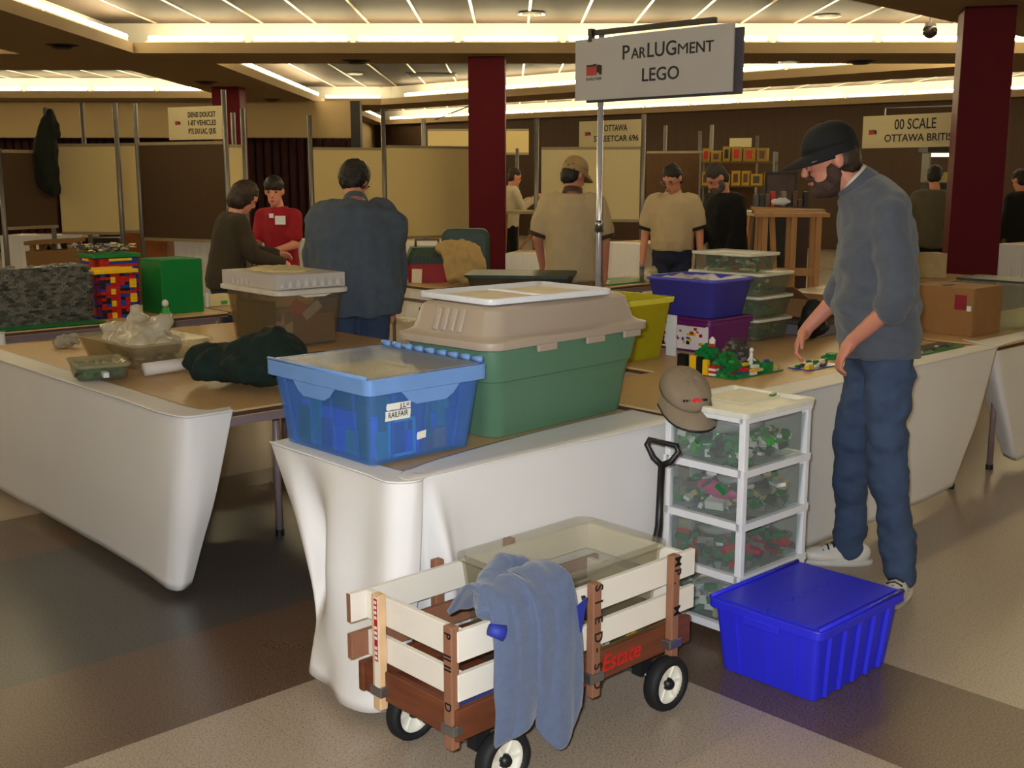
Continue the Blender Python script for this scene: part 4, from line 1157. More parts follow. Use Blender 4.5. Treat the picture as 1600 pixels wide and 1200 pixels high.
def clear_box(label, loc, rz, L, Wd, H, cols, seed, lid=True, lidm=None, fill=.6, bodym=None, group='clear shallow bins in the stack', name='clear_box', n=70):
    o = thing(name, label, 'bin', loc, rz, group)
    tub(L*.88, Wd*.86, L*.96, Wd*.95, H-.012, .03, .003, .004, .006).build('body', bodym or M_cclear2, o, True)
    if lid:
        R = [rrect(L, Wd, .035, H-.018), rrect(L+.006, Wd+.006, .035, H-.012), rrect(L+.006, Wd+.006, .035, H-.002), rrect(L-.02, Wd-.02, .03, H), rrect(L-.05, Wd-.05, .03, H-.006)]
        MB().loft(R).build('lid', lidm or M_lidw, o, bevel=.002)
    contents(o, L*.72, Wd*.7, .008, H*fill, cols, n, seed)
    return o
M_cclear2 = clear_mat('cloudy_clear_plastic', (190,190,172), 0.8, (240,241,232), .25)
M_lidw = mat('pale_cream_lid', (206,204,184), .45)
zz = TT + .002; hs = [.125, .125, .125, .105]
stk = W(5.42, 3.87)
for k in range(4):
    lab = ['bottom clear bin of the stack of four behind the violet bin', 'second clear bin from the bottom of the stack of four', 'third clear bin from the bottom of the stack of four', 'smaller clear bin topmost of the stack of four, with green parts'][k]
    L, Wd = ((.36, .50) if k < 3 else (.30, .42))
    sh = V*.0 if k < 3 else V*.02 - U*.03
    clear_box(lab, (stk.x + sh.x, stk.y + sh.y, zz), ANG + (.03*k if k < 3 else -.05), L, Wd, hs[k], [['green','dark','grey'], ['green','dark','lime'], ['green','green','white','dark'], ['green','lime','red','white','green']][k], 20+k)
    zz += hs[k] + .002

# brick-built landscape the man is working on
def brick_landscape():
    o = thing('brick_model', 'toy brick hillside model, green with a dark grey cave, on the work table', 'brick model', W(4.33, 3.12, TT+.014), ANG - .02, None)
    MB().box(-.16, .16, -.13, .13, 0, .0035).build('baseplate', BM['green'], o)
    r = random.Random(8); p = .016
    H = {}
    for i in range(-10, 10):
        for j in range(-8, 8):
            x, y = i*p, j*p
            h1 = .125*math.exp(-((x-.06)**2 + (y-.03)**2)/.005); h2 = .11*math.exp(-((x+.08)**2 + (y-.06)**2)/.0045); h3 = .095*math.exp(-((x+.1)**2 + (y+.05)**2)/.003)
            h = max(h1, h2, h3)
            H[(i, j)] = int(h / .0096)
    mats_ = [BM['green'], BM['dark'], BM['grey'], BM['lime'], BM['white'], BM['red'], BM['yellow'], BM['blue'], BM['black'], BM['brown']]
    st_ = MB()
    for (i, j), h in H.items():
        for k in range(max(0, h-2), h):
            x, y = i*p, j*p
            dark = (x-.06)**2 + (y-.03)**2 < .006
            c_ = (r.choice([1,1,2,9]) if dark else (0 if r.random() < .85 else r.choice([3,9,1])))
            brick_geo(st_, x, y, .0035 + k*.0096, 2, 2, mi=c_, studs=(k == h-1))
        for k in range(0, max(0, h-2)):
            if i < -7 or j < -5 or H.get((i-1, j), 0) <= k or H.get((i, j-1), 0) <= k:
                brick_geo(st_, i*p, j*p, .0035 + k*.0096, 2, 2, mi=(1 if (i*p-.06)**2 < .004 else 0))
    st_.build('hill_bricks', mats_, o)['kind'] = 'stuff'
    o.scale = (1.18, 1.18, 1.18)
    # blocks that can be told apart along the front
    def blk(nm, x, y, z, nx, ny, nh, m):
        mb = MB(); brick_geo(mb, 0, 0, 0, nx, ny, .0096*nh, 0, True); k = mb.build(nm, m, o); k.location = (x, y, z)
    z0 = .0035
    blk('brick', -.172, .10, z0, 3, 5, 7, BM['black']); blk('brick', -.174, .045, z0, 2, 4, 7, BM['yellow']); blk('brick', -.172, -.01, z0, 2, 3, 6, BM['yellow'])
    blk('brick', -.173, .02, z0, 2, 3, 7, BM['black'])
    for k, (m, y) in enumerate((('white', -.045), ('red', -.045), ('white', -.045), ('red', -.045))): blk('brick', -.168, y, z0 + .0096*k, 4, 4, 1, BM[m])
    for x, y, z, nx, ny, nh, m in ((-.14, -.10, 0, 4, 3, 1, 'blue'), (-.14, -.10, .0096, 4, 3, 1, 'red'), (-.10, -.125, 0, 5, 3, 1, 'red'), (-.10, -.125, .0096, 5, 3, 1, 'blue'), (-.10, -.125, .0192, 5, 3, 1, 'red'),
                                 (-.06, -.09, 0, 3, 3, 3, 'red'), (-.04, -.125, 0, 4, 3, 1, 'white'), (-.04, -.125, .0096, 4, 3, 1, 'yellow'), (0, -.125, .0096, 4, 3, 1, 'tan'), (.0, -.10, .0192, 5, 2, 1, 'white'),
                                 (.05, -.13, 0, 5, 4, 4, 'green'), (.06, -.12, .038, 2, 2, 1, 'blue'), (.10, -.12, 0, 4, 3, 2, 'tan'), (-.08, -.07, .02, 5, 2, 1, 'tan'), (-.02, -.07, .026, 4, 2, 1, 'yellow')):
        blk('brick', x, y, z0 + z, nx, ny, nh, BM[m])
    # pale figure with bow by the cave, red-white cone on the hill
    mb = MB(); mb.capsule((.03, -.065, .035), (.03, -.066, .075), .009, .007).capsule((.03, -.065, .06), (.052, -.07, .045), .005, .004).capsule((.03, -.065, .06), (.008, -.068, .05), .005, .004).ell((.03, -.066, .088), (.009,.009,.01))
    mb.build('white_figure', BM['white'], o, True)
    mb = MB(); mb.lathe([(0,0),(.014,0),(.010,.012),(0,.012)], 10).build('cone_base', BM['red'], o).location = (-.075, .045, .10)
    MB().lathe([(0,.0),(.012,0),(.013,.014),(.004,.026),(0,.026)], 10).build('cone_top', BM['white'], o).location = (-.075, .045, .112)
brick_landscape()
# small blue baseplate with a started model under the man's hands
o = thing('brick_model', 'small half-built brick model on a blue baseplate under his hands', 'brick model', W(4.72, 2.93, TT+.014), ANG)
MB().box(-.13, .13, -.06, .06, 0, .0035).build('baseplate', BM['blue'], o)
r = random.Random(2)
for k in range(22):
    x = -.11 + .21*r.random(); y = -.045 + .08*r.random()
    mb = MB(); brick_geo(mb, 0, 0, 0, r.choice([2,3,4]), 2, .0096*r.choice([1,1,2]), 0, True); q = mb.build('brick', BM[r.choice(['green','green','green','yellow','white','brown'])], o); q.location = (x, y, .0035)
mb = MB(); brick_geo(mb, 0, 0, 0, 6, 3, .0192, 0, True); q = mb.build('brick', BM['yellow'], o); q.location = (-.125, -.05, .0035)
mb = MB(); brick_geo(mb, 0, 0, 0, 5, 2, .0096, 0, True); q = mb.build('brick', BM['white'], o); q.location = (-.125, -.048, .0227)
o = thing('brick_model', 'green plate model lying at the right end of the work table', 'brick model', W(5.62, 2.80, TT+.018), ANG)
MB().box(-.26, .24, -.07, .07, 0, .006).build('baseplate', BM['green'], o)
MB().box(-.20, .22, -.02, .06, .006, .012).build('grey_road', BM['dark'], o)
for k in range(8):
    mb = MB(); brick_geo(mb, 0, 0, 0, 3, 2, .0096, 0, True); q = mb.build('brick', BM[['white','red','green','brown','green','white','brown','green'][k]], o); q.location = (-.22 + .05*k, -.06 + .02*(k % 3), .006)
o = thing('brick_plate', 'loose dark green plate beside the half-built model', 'brick model', W(5.02, 3.02, TT+.014), ANG + .2)
mb = MB(); brick_geo(mb, -.06, -.04, 0, 14, 9, .012, 0, True); mb.build('plate', BM['green'], o)
mb = MB(); brick_geo(mb, -.04, -.03, .0125, 8, 6, .0096, 0, True); mb.build('raised_plate', BM['green'], o)
# ---------------------------------------------------------------- behind the man: cartons, grey bins, bag
def carton(label, loc, rz, L, Wd, H, flaps=(), m=None, closed=False, extra=None):
    o = thing('carton', label, 'box', loc, rz)
    m = m or M_card; t = .005
    MB().box(-L/2, L/2, -Wd/2, Wd/2, 0, t).build('bottom', m, o)
    for s in (-1, 1):
        MB().box(-L/2, L/2, s*Wd/2 - t/2, s*Wd/2 + t/2, 0, H).build('side', m, o)
        MB().box(s*L/2 - t/2, s*L/2 + t/2, -Wd/2, Wd/2, 0, H).build('side', m, o)
    if closed:
        for s in (-1, 1): MB().box(-L/2, L/2, min(0, s*Wd/2) + (.001 if s > 0 else 0), max(0, s*Wd/2) - (.001 if s < 0 else 0), H, H + t).build('flap', m, o)
    for ax, s, ang, ln in flaps:
        a = math.radians(ang)
        if ax == 'x':
            e = Vector((s*math.cos(a)*ln, 0, math.sin(a)*ln)); p = Vector((s*L/2, 0, H)); mb = MB()
            mb.beam(p, p + e, Wd, t, up=Vector((-s*math.sin(a), 0, math.cos(a))))
        else:
            e = Vector((0, s*math.cos(a)*ln, math.sin(a)*ln)); p = Vector((0, s*Wd/2, H)); mb = MB()
            mb.beam(p, p + e, L, t, up=Vector((0, -s*math.sin(a), math.cos(a))))
        mb.build('flap', m, o)
    return o
# big carton with red label at the right
c = W(6.52, 3.12, TT+.002)
o = carton('brown cardboard carton with dark red label on the right table', c, ANG, .36, .40, .27, closed=True)
MB().box(-.185, -.1815, -.16, -.09, .15, .235).build('red_label', mat('dark_red_label', (132,24,44), .5), o)
MB().box(-.186, -.182, -.19, -.165, .145, .175).build('white_sticker', M_white, o)
MB().box(-.1835, -.18, .12, .19, .19, .215).build('hand_hole', M_black, o)
mb = MB().ell((-.05, .02, .278), (.07, .03, .004)); mb.build('dark_tape_gap', M_black, o)
o = thing('clear_bin', 'cloudy grey bin standing beside the carton with red label', 'bin', W(6.92, 3.03, TT+.006), ANG)
tub(.26, .34, .30, .40, .28, .03, .004, .012, .018).build('body', M_cclear2, o, True)
MB().loft([rrect(.33, .43, .03, .28), rrect(.33, .43, .03, .292)]).build('lid', mat('dark_lid', (40,38,36), .5), o)
o = carton('open cardboard carton with raised flap behind the work table', W(5.93, 3.80, TT+.092), ANG, .30, .34, .11, flaps=(('x', -1, 25, .2), ('y', 1, 80, .1)))
o = thing('low_grey_case', 'long low grey case under the open carton', 'case', W(5.88, 3.74, TT+.002), ANG)
MB().loft([rrect(.42, .46, .02, 0), rrect(.42, .46, .02, .06)]).build('body', mat('lavender_grey_case', (112,106,112), .6), o, bevel=.004)
MB().loft([rrect(.43, .47, .02, .062), rrect(.43, .47, .02, .085)]).build('lid', mat('brown_case_lid', (84,68,58), .6), o, bevel=.004)
mb = MB().capsule((0,0,.06), (.02,.02,.15), .075, .06).ell((.03,-.02,.05), (.08,.07,.05))
o = blob('bag', mb, mat('black_bag_nylon', (14,14,18), .6), None, .012, 4, (.012, 16, 16)); o.location = W(5.58, 3.50, TT+.022)
tag(o, 'small black bag slumped right of the clear bin stack', 'bag')
o = thing('grey_bin', 'translucent grey bin behind the clear bin stack', 'bin', W(6.9, 4.85, TT+.002), ANG)
tub(.30, .40, .34, .44, .24, .03, .004, .012, .016).build('body', M_cclear2, o, True)
contents(o, .24, .3, .01, .22, ['dark', 'grey', 'tan'], 80, 31)
mb = MB()
for k in range(9):
    a = k*.7; mb.beam((0,0,0), (.06*math.cos(a), .06*math.sin(a), .05 + .01*(k % 3)), .006, .003)
o = mb.build('twig_model', mat('tan_twig', (150,130,96), .7)); o.location = W(6.68, 4.60, TT+.002)
tag(o, 'spiky tan twig-like model on the table behind the bin stack', 'model')

# ---------------------------------------------------------------- left tables
M_wrap = clear_mat('bubble_wrap', (206,196,170), 0.3, (236,232,220), .12)
c = W(2.56, 4.98, TT+.002)
o = thing('clear_bin', 'shallow open clear bin full of plastic wrap on the left table', 'bin', W(2.50, 5.36, TT+.002), ANG + .05)
tub(.36, .52, .42, .60, .125, .04, .004, .012, .012).build('body', clear_mat('warm_clear_plastic', (206,194,166), 0.7, (238,234,220), .2), o, True)
mb = MB().ell((0,.02,.09), (.16,.24,.07)).ell((.02,.0,.13), (.10,.13,.07)).capsule((.0,.05,.12), (-.02,.06,.25), .09, .035).capsule((0,.1,.1), (-.06,.28,.15), .07, .03).capsule((0,-.05,.12),(.08,-.08,.2),.08,.04)
k = blob('plastic_wrap', mb, M_wrap, o, .014, 2, (.03, 14, 14))
contents(o, .3, .42, .01, .04, ['white', 'green', 'tan'], 40, 9)
o = thing('white_tube_roll', 'rolled white sheet lying against the shallow clear bin', 'roll', W(2.30, 4.98, TT+.002), ANG + math.radians(4))
MB().tube([(-.02,-.06,.032), (.28,-.06,.034)], [.03,.03], 14).build('roll', mat('white_roll', (206,198,190), .6), o, True)
mb = MB().ell((0,0,.035), (.07,.05,.035)).capsule((0,0,.04), (.05,.03,.07), .03, .01)
k = blob('crumpled_wrap', mb, clear_mat('grey_wrap', (170,164,150), .35, (220,216,206), .15), None, .01, 2, (.02, 30, 30)); k.location = W(2.38, 6.05, TT+.003)
tag(k, 'crumpled grey plastic scrap left of the shallow clear bin', 'plastic scrap')
clear_box('small clear box of green bricks at the edge of the left table', W(2.13, 5.05, TT+.008), ANG - .25, .24, .30, .075, ['green','green','lime','dark'], 55, True, clear_mat('clear_lid', (190,182,150), .6, (226,220,200), .2), .75, None, None, n=120)
k = MB().box(-.03,.03,-.012,.012,0,.022).build('white_tag', M_white); k.location = W(2.085, 4.88, TT+.03); k.rotation_euler = (0,0,ANG-.25+1.57)
tag(k, 'little white tag on the front of the green brick box', 'tag')

# clear bin with white lid and flat box
o = thing('clear_bin', 'big cloudy clear bin with white lid on the second left table', 'bin', W(3.41, 5.52, TT+.002), ANG - .04)
L, Wd, H = .42, .64, .30
tub(L*.86, Wd*.86, L*.98, Wd*.98, H, .05, .004, .006, .01).build('body', clear_mat('greyed_clear_plastic', (190,178,154), 0.76, (238,232,220), .25), o, True)
R = [rrect(L+.02, Wd+.02, .05, H-.02), rrect(L+.04, Wd+.04, .05, H-.016), rrect(L+.04, Wd+.04, .05, H+.006), rrect(L+.01, Wd+.01, .05, H+.012), rrect(L-.02, Wd-.02, .05, H+.006)]
MB().loft(R).build('lid', mat('greyish_white_lid', (206,200,190), .45), o, bevel=.002)
for s in (-1,):
    mb = MB(); prof = [(-.10,0),(-.06,-.012),(.06,-.012),(.10,0)]
    P = [Vector((a, s*(Wd/2+.02), H-.018+b)) for a, b in prof]; Q = [p + Vector((0, s*.006, 0)) for p in P]
    mb.add(P+Q, [(0,1,2,3),(4,5,6,7),(0,1,5,4),(1,2,6,5),(2,3,7,6),(3,0,4,7)]); mb.build('lid_grip', MATS['greyish_white_lid'], o)
r = random.Random(6); mb = MB(); ms = [M_card, mat('white_pack', (206,198,190), .7), mat('coral_pack', (196,70,76), .6), mat('violet_pack', (88,84,130), .6), mat('dim_green_pack', (96,100,76), .7)]
mb.box(-.10,.16,-.27,-.18,.012,.17,0); mb.box(-.17,.0,-.26,-.1,.012,.10,1); mb.box(-.17,-.08,-.05,.24,.012,.22,4)
mb.obox((-.06,-.265,.2), (.10,.01,.08), Matrix.Rotation(.7,3,'Y'), 2); mb.obox((.02,-.268,.19), (.12,.008,.05), Matrix.Rotation(-.6,3,'Y'), 1); mb.obox((.12,-.26,.235), (.12,.02,.03), None, 3); mb.obox((-.08,-.262,.12), (.12,.01,.05), Matrix.Rotation(-.5,3,'Y'), 1)
mb.build('packets_inside', ms, o)['kind'] = 'stuff'
zb_ = TT + .002 + H + .013
o = thing('flat_box', 'flat white box printed with faint scenery on top of the big clear bin', 'box', W(3.41, 5.52, zb_), ANG - .02)
MB().loft([rrect(.43, .60, .004, 0, 3), rrect(.43, .60, .004, .075, 3)]).build('box_body', mat('dusty_white_box', (190,184,180), .6, var=.05, scale=6), o)
mb = MB().ell((0,.04,.078), (.16,.2,.02)); k = blob('paper_on_top', mb, mat('yellowed_paper', (206,190,140), .7), o, .01, 1, (.008, 22, 22))
mb = MB(); r = random.Random(4)
for k in range(16):
    x = -.2 + .025*k; h = .02 + .03*abs(math.sin(k*1.3)); mb.add([(x, -.3012, .01), (x+.03, -.3012, .01), (x+.015, -.3012, .012+h)], [(0,1,2)], k % 2)
for k in range(10):
    y = -.05 + .025*k; h = .03*abs(math.sin(k*1.1)) + .01; mb.add([(-.2162, y, .01), (-.2162, y+.04, .01), (-.2162, y+.02, .012+h)], [(0,1,2)], k % 2)
mb.build('printed_mountains', [mat('print_pale', (206,202,200), .6), mat('print_grey', (176,172,170), .6)], o)

# dark green jacket heaped on the left table
mb = MB().ell((0,0,.06), (.17,.24,.075)).ell((.05,-.1,.10), (.12,.13,.09)).capsule((-.02,-.05,.08), (-.13,.16,.05), .09, .06).capsule((.05,-.2,.07), (-.10,-.16,.045), .06, .045).capsule((.1,.0,.13), (.06,-.12,.15), .06, .05).capsule((-.06,.1,.06), (-.16,.02,.05), .06, .05)
k = blob('jacket', mb, mat('dark_green_fleece', (16,34,28), .95, var=.2, bump=.3, bscale=90), None, .012, 4, (.022, 13, 13)); k.location = W(2.53, 4.40, TT+.035); k.rotation_euler = (0,0,ANG); k.scale = (1.15, 1.15, 1.12)
tag(k, 'dark green fleece jacket heaped on the left table', 'jacket')
k = MB().loft([rrect(.16,.2,.03,0), rrect(.15,.19,.03,.03)]).build('black_folder', M_black); k.location = W(3.15, 4.75, TT+.003); k.rotation_euler = (0,0,ANG)
tag(k, 'black flat case on the table behind the blue tote', 'case')

# toy castle wall and houses on the rear left table
def castle():
    o = thing('brick_castle', 'long grey toy brick castle wall on a green baseplate', 'brick model', W(2.64, 7.16, TT+.007), ANG - .02)
    MB().box(-.62, .35, -.24, .2, 0, .006).build('baseplate', BM['green'], o)
    mats_ = [mat('castle_dark', (62,62,54), .4), mat('castle_grey', (96,94,84), .4), mat('castle_mid', (78,77,68), .4), mat('castle_black', (40,40,37), .4)]
    r = random.Random(21); mb = MB()
    bw, bh = .032, .0096*1.5
    for k in range(24):
        x = -.60 + (bw/2 if k % 2 else 0)
        while x < .30:
            n = noise.noise(Vector((x*14, k*.35, 1)))
            d = .014*n + r.uniform(-.006, .006)
            mb.box(x, x + bw - .001, -.10 + d, .06, .006 + k*bh, .006 + (k+1)*bh - .0006, r.choice([0,0,1,2,2,1,3]) if n < .25 else r.choice([1,2,1]))
            x += bw
        y = -.08
        while y < .06:
            mb.box(.29, .318 + r.uniform(-.004, .006), y, y + bw - .001, .006 + k*bh, .006 + (k+1)*bh - .0006, r.choice([0,1,2,2])); y += bw
    mb.build('wall_bricks', mats_, o)['kind'] = 'stuff'
    m2 = MB()
    for k in range(40): m2.obox((r.uniform(-.58,.28), r.uniform(-.1,.05), .006+24*bh+.004), (.03,.02,.012), Matrix.Rotation(r.uniform(0,3),3,'Z'), 0)
    m2.build('wall_rubble', BM['grey'], o)['kind'] = 'stuff'
    for x, z in ((-.60, .16), (-.60, .12)):
        MB().box(x, x+.03, -.125, -.11, z, z+.02).build('brick', BM['yellow'], o)
castle()
def house(label, loc, rz, L, Wd, H, pattern, roof, seed):
    o = thing('brick_house', label, 'brick model', loc, rz, None)
    r = random.Random(seed); names = ['red','yellow','blue','black','dark','green','white']
    mb = MB(); bh = .0192; nz = int(H / bh)
    for k in range(nz):
        for face in range(2):
            span = L if face == 0 else Wd; x = -span/2
            while x < span/2 - .001:
                w_ = .032; ch = pattern(k, (x + span/2) / span, face, r)
                d = .006 if ch in (1,) else 0
                if face == 0: mb.box(x, min(x + w_, span/2) - .001, -Wd/2 - d, -Wd/2 + .03, k*bh, (k+1)*bh - .001, ch)
                else: mb.box(-L/2 - d, -L/2 + .03, x, min(x + w_, span/2) - .001, k*bh, (k+1)*bh - .001, ch)
                x += w_
    mb.box(-L/2+.03, L/2, -Wd/2+.03, Wd/2, 0, H-.002, 3)
    mb.build('wall_bricks', [BM[n] for n in names], o)['kind'] = 'stuff'
    if roof:
        MB().loft([rrect(L+.03, Wd+.03, .005, H, 3), rrect(L+.03, Wd+.03, .005, H+.022, 3)]).build('roof_plate', BM[roof], o)
        m2 = MB()
        for i in range(int(L/.016)):
            for j in range(int(Wd/.016)): m2.box(-L/2+.016*i+.003, -L/2+.016*i+.012, -Wd/2+.016*j+.003, -Wd/2+.016*j+.012, H+.022, H+.0255)
        m2.build('roof_studs', BM[roof], o)['kind'] = 'stuff'
    return o
def patA(k, s, f, r): return 1 if (.30 < s < .42 and k % 4 < 2) or (.78 < s < .95 and k % 5 < 3) else (0 if (k % 5 == 3 or .25 < s < .5) else (2 if r.random() < .3 else (3 if r.random() < .5 else 0)))
def patB(k, s, f, r): return 1 if (k % 3 == 0 and .3 < s < .75) else (0 if k % 3 == 1 or s < .3 else 2)
house('red and black toy brick house with flat yellow roof beside the castle wall', W(3.155, 7.25, TT+.002), ANG, .27, .26, .29, patA, 'yellow', 3)
house('tall red, yellow and blue toy brick tower left of the green block', W(3.30, 7.54, TT+.002), ANG, .30, .24, .37, patB, 'green', 4)
o = thing('brick_block', 'solid dark green toy brick block at the end of the castle table', 'brick model', W(3.59, 7.22, TT+.002), ANG)
MB().box(-.15, .15, -.15, .15, 0, .36).build('core', BM['green'], o, bevel=.002)
m2 = MB()
for i in range(20):
    for j in range(20): m2.box(-.148+.0148*i, -.141+.0148*i, -.148+.0148*j, -.141+.0148*j, .36, .3625)
m2.build('studs', BM['green'], o)['kind'] = 'stuff'
m2 = MB(); r = random.Random(9)
for k in range(150): m2.obox((r.uniform(-.2,.12), r.uniform(-.15,.2), r.uniform(0,.04)), (r.uniform(.01,.05), r.uniform(.008,.02), .008), Matrix.Rotation(r.uniform(0,6),3,'Z') @ Matrix.Rotation(r.uniform(-.6,.6),3,'X'), k % 3)
o = m2.build('rubble_bricks', [BM['grey'], BM['dark'], BM['tan']]); o.location = W(3.32, 7.54, TT+.415); o.rotation_euler = (0,0,ANG); tag(o, 'heap of loose grey toy bricks on top of the brick tower', 'bricks', kind='stuff')
o = thing('brick_figure', 'little white and green toy figure in front of the green block', 'brick model', W(3.42, 6.99, TT+.002), ANG)
MB().box(-.03,.03,-.03,.03,0,.02).build('base', BM['white'], o); MB().lathe([(0,.02),(.03,.02),(.02,.06),(0,.06)],10).build('bush', BM['lime'], o); MB().ell((0,0,.085),(.022,.022,.025)).build('head', BM['white'], o, True)
o = thing('paper_box', 'small cream box with green mark right of the green block', 'box', W(4.02, 7.38, TT+.002), ANG)
MB().box(-.12,.1,-.09,.09,0,.07).build('box_body', mat('cream_box', (200,186,140), .7), o, bevel=.003); MB().box(-.03,.02,-.093,-.0905,.01,.035).build('green_mark', BM['lime'], o); MB().box(-.15,-.13,-.1,-.08,0,.10).build('white_stick', M_white, o)
# grey plastic scraps on the left table near the clear bin
mb = MB().ell((0,0,.012),(.09,.06,.016)); k = blob('silver_packet', mb, mat('silver_foil', (150,146,140), .25, .5), None, .008, 1, (.008,40,40)); k.location = W(2.98, 6.05, TT+.003)
tag(k, 'crinkled silver packet left of the big clear bin', 'packet')

# ---------------------------------------------------------------- far left: hanging coat, workbench, cabinet
c = D(74, 275, 13.6)
o = thing('coat', 'dark green coat hanging on the partition post at far left', 'coat', (c.x, c.y, 0))
P = lambda px, py: D(px, py, 13.6) - Vector((c.x, c.y, 0))
mb = MB(); mb.capsule(P(77, 176), P(78, 190), .05, .09).capsule(P(76, 190), P(70, 225), .09, .12).capsule(P(70, 225), P(74, 285), .13, .12).capsule(P(78, 225), P(84, 300), .10, .07).capsule(P(62, 240), P(66, 275), .08, .07).capsule(P(86, 195), P(88, 210), .05, .06)
blob('coat_body', mb, mat('very_dark_green_wool', (22,26,18), .95, var=.2), o, .02, 5, (.03, 10, 3))
MB().tube([P(76, 176), P(76, 171), P(85, 172)], .008, 6).build('hanger_hook', M_metal, o)
M_bench = mat('brown_bench_wood', (120,84,40), .6, stretch=(1,6,6))
c = D(88, 395, 12.2)
o = thing('wooden_bench', 'small wooden bench with crossed trestles behind the castle wall', 'bench', (c.x, c.y, 0))
def Q(px, py, d=12.2): return D(px, py, d) - Vector((c.x, c.y, 0))
MB().beam(Q(48, 379), Q(124, 375), .35, .04).build('seat_board', M_bench, o)
MB().beam(Q(50, 403), Q(128, 400), .3, .16).build('lower_board', M_bench, o)
for px_ in (58, 116):
    q = Q(px_, 379)
    for yy_ in (-.12, .12): MB().box(q.x - .025, q.x + .025, yy_ - .02, yy_ + .02, 0, q.z).build('leg', M_bench, o)
MB().beam(Q(72, 382), Q(85, 396), .04, .04).build('brace', M_bench, o); MB().beam(Q(85, 382), Q(66, 396), .04, .04).build('brace', M_bench, o)
M_orange = mat('orange_brown_veneer', (150,84,28), .5, stretch=(1,1,.2))
def cabinet(label, px0, px1, yt, yb, d, m, dep=.4):
    a = D(px0, yt, d); b = D(px1, yb, d); o = thing('cabinet', label, 'cabinet', ((a.x+b.x)/2, d, 0))
    w = b.x - a.x
    MB().box(-w/2, w/2, 0, dep, .0, a.z).build('body', m, o, bevel=.006)
    for s in (-1, 1): MB().box(s*w/4 - w/4 + .01, s*w/4 + w/4 - .01, -.015, 0, .05, a.z - .04).build('door', m, o, bevel=.004); MB().box(s*.03-.008, s*.03+.008, -.035, -.015, a.z*.5, a.z*.5+.1).build('handle', M_black, o)
    return o
cabinet('orange-brown wooden cabinet between two tall posts at left', 194, 262, 362, 420, 14.8, M_orange)
cabinet('dark cabinet behind the tall posts at left', 135, 188, 372, 420, 15.6, mat('dark_cabinet', (44,26,22), .6))
o = MB().lathe([(0,0),(.09,0),(.1,.08),(0,.1)], 14).build('black_hat', M_black); p = D(250, 375, 14.6); o.location = (p.x, p.y, D(250, 362, 14.6).z + .005)
tag(o, 'black hat lying on the orange-brown cabinet', 'hat')
mb = MB().capsule((0,0,.1), (.06,0,.75), .13, .12).capsule((.05,0,.5), (-.14,-.1,.86), .08, .06)
p = D(128, 395, 12.9); k = blob('black_bag', mb, mat('black_cloth', (10,10,10), .9), None, .025, 4, (.03,8,8)); k.location = (p.x, p.y, 0.03); tag(k, 'black bag leaning beside the wooden bench', 'bag')

# ---------------------------------------------------------------- middle distance: red toolbox, tan jacket, green lid, smoked tub
c = D(668, 436, 10.0); c.z = TT
o = thing('toolbox', 'red carry case with green slotted lid on the brown table', 'case', (c.x, c.y, TT+.002), .1)
MB().loft([rrect(.34,.3,.03,0), rrect(.36,.32,.03,.16)]).build('base', mat('case_red', (150,20,26), .5), o)
MB().loft([rrect(.37,.33,.03,.16), rrect(.37,.33,.05,.22), rrect(.30,.26,.06,.30)]).build('lid', mat('case_green', (20,50,30), .5), o)
for k in range(9): MB().box(-.14+.034*k, -.128+.034*k, -.168, -.16, .175, .235).build('slot', M_black, o)
mb = MB().tube([(-.1,0,.30),(-.1,0,.36),(.1,0,.36),(.1,0,.30)], .012, 8); mb.build('handle', mat('brown_handle', (90,60,40), .5), o, True)
k = MB().loft([rrect(.09,.008,.003,0), rrect(.09,.008,.003,.12)]).build('photo_card', mat('card_white', (210,196,170), .6)); p = D(651, 434, 9.8); k.location = (p.x, p.y, TT+.002); k.rotation_euler = (-.15,0,-.2); tag(k, 'small framed picture card leaning on the red case', 'card')
mb = MB().ell((.0,0,.24),(.19,.16,.07)).capsule((-.06,-.14,.22),(-.02,-.20,.02),.06,.06).capsule((.06,-.14,.24),(.10,-.22,.02),.08,.08).capsule((.12,-.1,.24),(.2,-.14,.1),.08,.07)
p = D(713, 436, 9.75); k = blob('jacket', mb, mat('tan_suede', (164,136,88), .9, var=.1), None, .015, 3, (.025,12,8)); k.location = (p.x, p.y, TT+.055); tag(k, 'tan jacket draped over the red case', 'jacket')
p = D(728, 405, 10.4); o = thing('tub_lid', 'large dark green tub lid standing upright behind the tan jacket', 'lid', (p.x, p.y, TT+.002), .05)
MB().loft([[Vector((q.x, 0, q.y+.22)) for q in rrect(.44,.42,.07,0)], [Vector((q.x*.96, .05, q.y*.96+.24)) for q in rrect(.44,.42,.07,0)]]).build('lid_shell', mat('bottle_green_plastic', (24,50,40), .45), o, True, bevel=.006)
MB().loft([[Vector((q.x, -.004, q.y+.22)) for q in rrect(.36,.34,.05,0)], [Vector((q.x, -.001, q.y+.22)) for q in rrect(.36,.34,.05,0)]]).build('lid_panel', MATS['bottle_green_plastic'], o)
folding_table('tmx', 'low table hidden behind the totes carrying the smoked clear tub', 5.0, 6.0, 5.68, 6.32)
p = D(815, 428, 8.3); o = thing('clear_tub', 'large smoky clear tub with dark green rim behind the white lid', 'tub', (p.x, p.y, TT+.002), -.12)
tub(.66,.40,.74,.48,.20,.05,.005,.006,.01).build('body', clear_mat('smoky_clear_plastic', (120,116,104), .45, (190,190,176), .25), o, True)
MB().loft([rrect(.75,.49,.05,.195), rrect(.78,.52,.05,.197), rrect(.78,.52,.05,.215), rrect(.74,.48,.05,.215)], True, True).build('rim', MATS['bottle_green_plastic'], o)
contents(o, .5,.3,.01,.12,['brown','grey','dark'],60,17,.02,.05)

